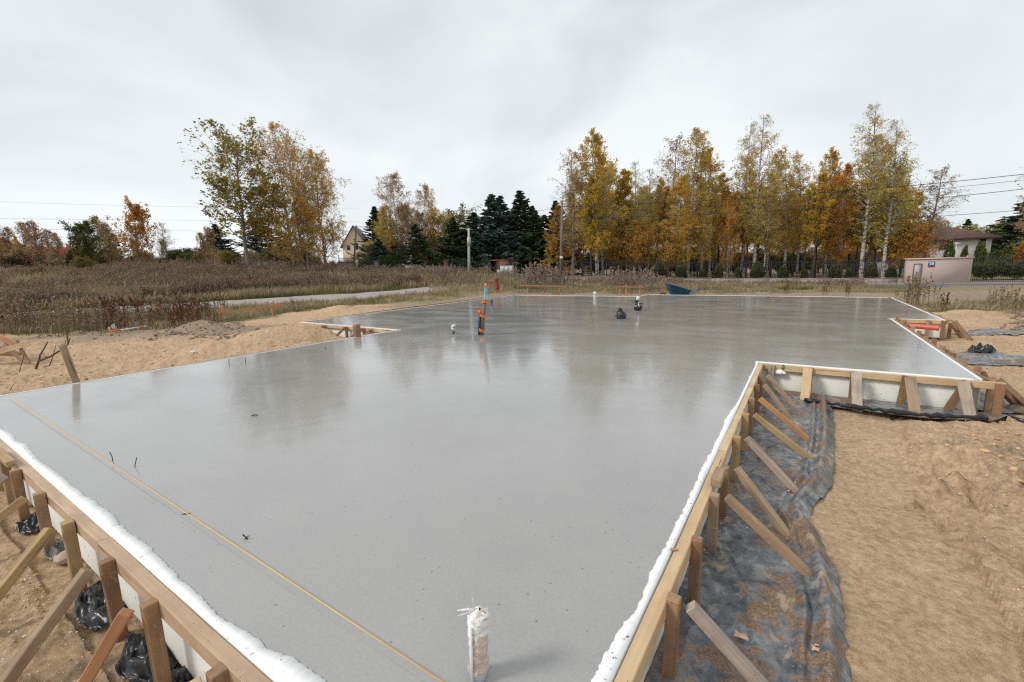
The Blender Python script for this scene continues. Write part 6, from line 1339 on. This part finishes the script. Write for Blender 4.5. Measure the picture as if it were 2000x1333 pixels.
def plant(key, px, py_base, py_top, z, lb, name='dry_plant', ws=1.0):
    p = at(px, py_base, z); p[2] = tz(p); t_ = p[:2] @ FW[:2]; h = zat(px, py_top, t_)-p[2]; o = bpy.data.objects.new(name, CM[key]); COL.objects.link(o); k = h/HM[key]; o.scale = (k*ws, k*ws, k); o.location = Vector([float(v) for v in p]); o.rotation_euler.z = random.uniform(0, 6.28); tag(o, lb, 'plant')
plant('dock', 268, 634, 575, -.42, 'rusty dock stalks before the path, second clump from the marker pole', ws=1.2)
plant('dock', 372, 632, 578, -.42, 'thick clump of rusty red stalks left of the red brown profile board', ws=1.1)
plant('dock2', 345, 640, 590, -.42, 'thin rusty stalks left of the thick red clump'); plant('brown', 400, 618, 568, -.42, 'dark dry stalks between the red clump and the profile board')
plant('brown', 160, 648, 590, -.42, 'dark seed stalks left of the marker pole', ws=1.2); plant('brown', 185, 650, 585, -.42, 'tall dark stalks just left of the marker pole')
plant('big', 115, 655, 585, -.42, 'bushy brown dead plant behind the dead branch', ws=1.0); plant('big', 20, 640, 560, -.42, 'tall dead weeds at the far left edge', ws=1.1)
plant('brown', 230, 640, 588, -.42, 'dry stalks right above the marker pole'); plant('brown', 300, 638, 590, -.42, 'dry brown stalks right of the first dock clump')
plant('dock2', 438, 612, 575, -.42, 'small dark stalk behind the left stake of the profile board'); plant('brown', 572, 612, 580, -.45, 'single group of dry stalks right of the profile board', ws=.8)
plant('dock2', 794, 584, 567, -.35, 'dark red dock at the end of the gravel path'); plant('brown', 265, 600, 545, -.1, 'dark weeds on the far side of the gravel path')
plant('gold', 1030, 572, 516, -.1, 'big fluffy goldenrod clump right of the brick shed', 'goldenrod', 1.1); plant('gold', 1058, 570, 513, -.1, 'biggest fluffy goldenrod clump left of the power pole', 'goldenrod', 1.2)
plant('gold', 1100, 568, 522, -.1, 'fluffy goldenrod at the foot of the power pole', 'goldenrod', 1.1); plant('gold', 1215, 570, 520, -.2, 'goldenrod clump before the wood, left of two', 'goldenrod', 1.0); plant('gold', 1258, 570, 522, -.2, 'goldenrod clump before the wood, right of two', 'goldenrod', 1.1)
plant('gold', 865, 568, 516, -.1, 'pinkish goldenrod before the brick pillars', 'goldenrod', .9)
plant('big', 1790, 602, 533, -.42, 'big dead brown plant before the pink wall', 'dry_plant', 1.0); plant('big', 1772, 600, 548, -.42, 'lower dead plant left of the big one before the pink wall', 'dry_plant', .9)
plant('brown', 1960, 615, 555, -.42, 'dry stalks at the right edge beside a green tuft'); plant('brown', 1985, 622, 562, -.42, 'dead plant hanging into the right edge'); plant('brown', 1935, 598, 560, -.42, 'single dry plant on the bare soil at right', ws=.6); plant('dock2', 1845, 605, 570, -.42, 'low dry stalks on the grass bank right of the big dead plant')
plant('big', 60, 648, 575, -.42, 'wide tangle of dark dead weeds before the left part of the path', ws=1.5); plant('dock', 215, 640, 575, -.42, 'dark rusty stalks just above the marker pole', ws=1.1); plant('brown', 330, 628, 565, -.42, 'tall dark stalks crossing the pale path left of the red clump', ws=1.1); plant('big', 140, 640, 590, -.42, 'round dark weed bush right of the dead branch', ws=1.2)
for i, (px, yb, yt, lb) in enumerate(((1535, 575, 545, 'thin dead stalk on the verge, left of the three before the road'), (1610, 577, 548, 'thin dead stalk on the verge, middle of the three before the road'), (1655, 578, 552, 'thin dead stalk on the verge, right of the three before the road'))): plant('dock2', px, yb, yt, -.42, lb, ws=.7)

# ------------------------------------------------------------------ loose clods, crumbs and leaves on the ground
def lumps(P, sz, r, flat=.6):
    t_ = (1+5**.5)/2; I = nrm(np.array([(-1, t_, 0), (1, t_, 0), (-1, -t_, 0), (1, -t_, 0), (0, -1, t_), (0, 1, t_), (0, -1, -t_), (0, 1, -t_), (t_, 0, -1), (t_, 0, 1), (-t_, 0, -1), (-t_, 0, 1)]))
    F = np.array([(0, 11, 5), (0, 5, 1), (0, 1, 7), (0, 7, 10), (0, 10, 11), (1, 5, 9), (5, 11, 4), (11, 10, 2), (10, 7, 6), (7, 1, 8), (3, 9, 4), (3, 4, 2), (3, 2, 6), (3, 6, 8), (3, 8, 9), (4, 9, 5), (2, 4, 11), (6, 2, 10), (8, 6, 7), (9, 8, 1)])
    n = len(P); V = I[None]*r.uniform(.6, 1.25, (n, 12, 1))*sz[:, None, None]*np.array([1, 1, flat])*r.uniform(.7, 1.3, (n, 1, 3)); V = V+P[:, None]+np.array([0, 0, .15])*sz[:, None, None]
    return V.reshape(-1, 3), (F[None]+12*np.arange(n)[:, None, None]).reshape(-1, 3)
r_ = np.random.default_rng(303)
def onground(n, x0, x1, y0, y1, keep=None, cl=None):
    x = r_.uniform(x0, x1, n); y = y0+(y1-y0)*r_.uniform(0, 1, n); Pq = np.array([at(a, b, GZ) for a, b in zip(x, y)]); X, Y = Pq[:, 0], Pq[:, 1]
    ok = ~inside(X, Y, OUTG) & (np.abs(X) < 60)
    if keep is not None: ok &= keep(X, Y)
    if cl is not None: ok &= fbm(X, Y, cl, 3, 15) > .0+r_.normal(size=n)*.2
    X, Y = X[ok], Y[ok]; return np.stack([X, Y, terrain(X, Y)], -1)
offfoil = lambda X, Y: ~((X < 1.15) & (X > -.6) & (Y < 8.2))
m = MB()
for (n, box, smin, smax) in ((5200, (1560, 2120, 800, 1400), .003, .011), (700, (1600, 2120, 800, 1150), .008, .022), (60, (1850, 2080, 840, 960), .02, .045), (2200, (-60, 520, 930, 1400), .003, .010), (260, (-60, 420, 930, 1400), .007, .018), (2600, (-60, 640, 632, 775), .010, .035), (220, (-20, 640, 640, 760), .03, .06), (1400, (1790, 2080, 605, 730), .010, .03)):
    P = onground(n, *box, offfoil, .5); sz = smin+(smax-smin)*r_.uniform(0, 1, len(P))**2.5; V, T_ = lumps(P, sz, r_); m.add(V, None, T_)
M_CLOD = simple('sand_clods_sand', (.56, .375, .22), .95, .35, 5, bumps=.5)
tag(m.build('sand_clods', M_CLOD, origin=(0, 0, 0)), 'small clods and crumbs of sand strewn around the formwork', 'sand clods', kind='stuff')
m = MB(); P = onground(1300, 320, 480, 628, 665); V, T_ = lumps(P, .010+.06*r_.uniform(0, 1, len(P))**3, r_); m.add(V, None, T_); P = onground(700, 60, 560, 636, 668, None, 1.0); V, T_ = lumps(P, .015+.06*r_.uniform(0, 1, len(P))**2, r_); m.add(V, None, T_)
P = onground(260, 1960, 2090, 618, 650); V, T_ = lumps(P, .02+.08*r_.uniform(0, 1, len(P))**2, r_); m.add(V, None, T_)
tag(m.build('soil_clods', simple('dark_soil', (.27, .20, .145), .95, .45, 9, bumps=.8), origin=(0, 0, 0)), 'dark clods of dug soil along the edge of the weeds', 'soil clods', kind='stuff')
m = MB(); P = onground(900, -20, 520, 930, 1390, None, .35); V, T_ = lumps(P, .002+.006*r_.uniform(0, 1, len(P))**2, r_, .5); m.add(V, None, T_); P = onground(260, 1620, 2100, 820, 1390, offfoil); V, T_ = lumps(P, .002+.005*r_.uniform(0, 1, len(P))**2, r_, .5); m.add(V, None, T_)
n = 1500; X = r_.uniform(-.48, 1.0, n); Y = r_.uniform(.9, 8.0, n); ok = (X < np.interp(Y, B1[::-1, 1], B1[::-1, 0])-.15) & (fbm(X, Y, .5, 3, 88) > .05); X, Y = X[ok], Y[ok]; u_ = (X+.52)/(np.interp(Y, B1[::-1, 1], B1[::-1, 0])+.52); P = np.stack([X, Y, zfoil(X, Y, u_)+.003], -1); V, T_ = lumps(P, .002+.005*r_.uniform(0, 1, len(P))**2, r_, .5); m.add(V, None, T_)
tag(m.build('foam_crumbs', M_FOAM, origin=(0, 0, 0)), 'white crumbs of foam scattered over the sand and the foil', 'foam crumbs', kind='stuff')
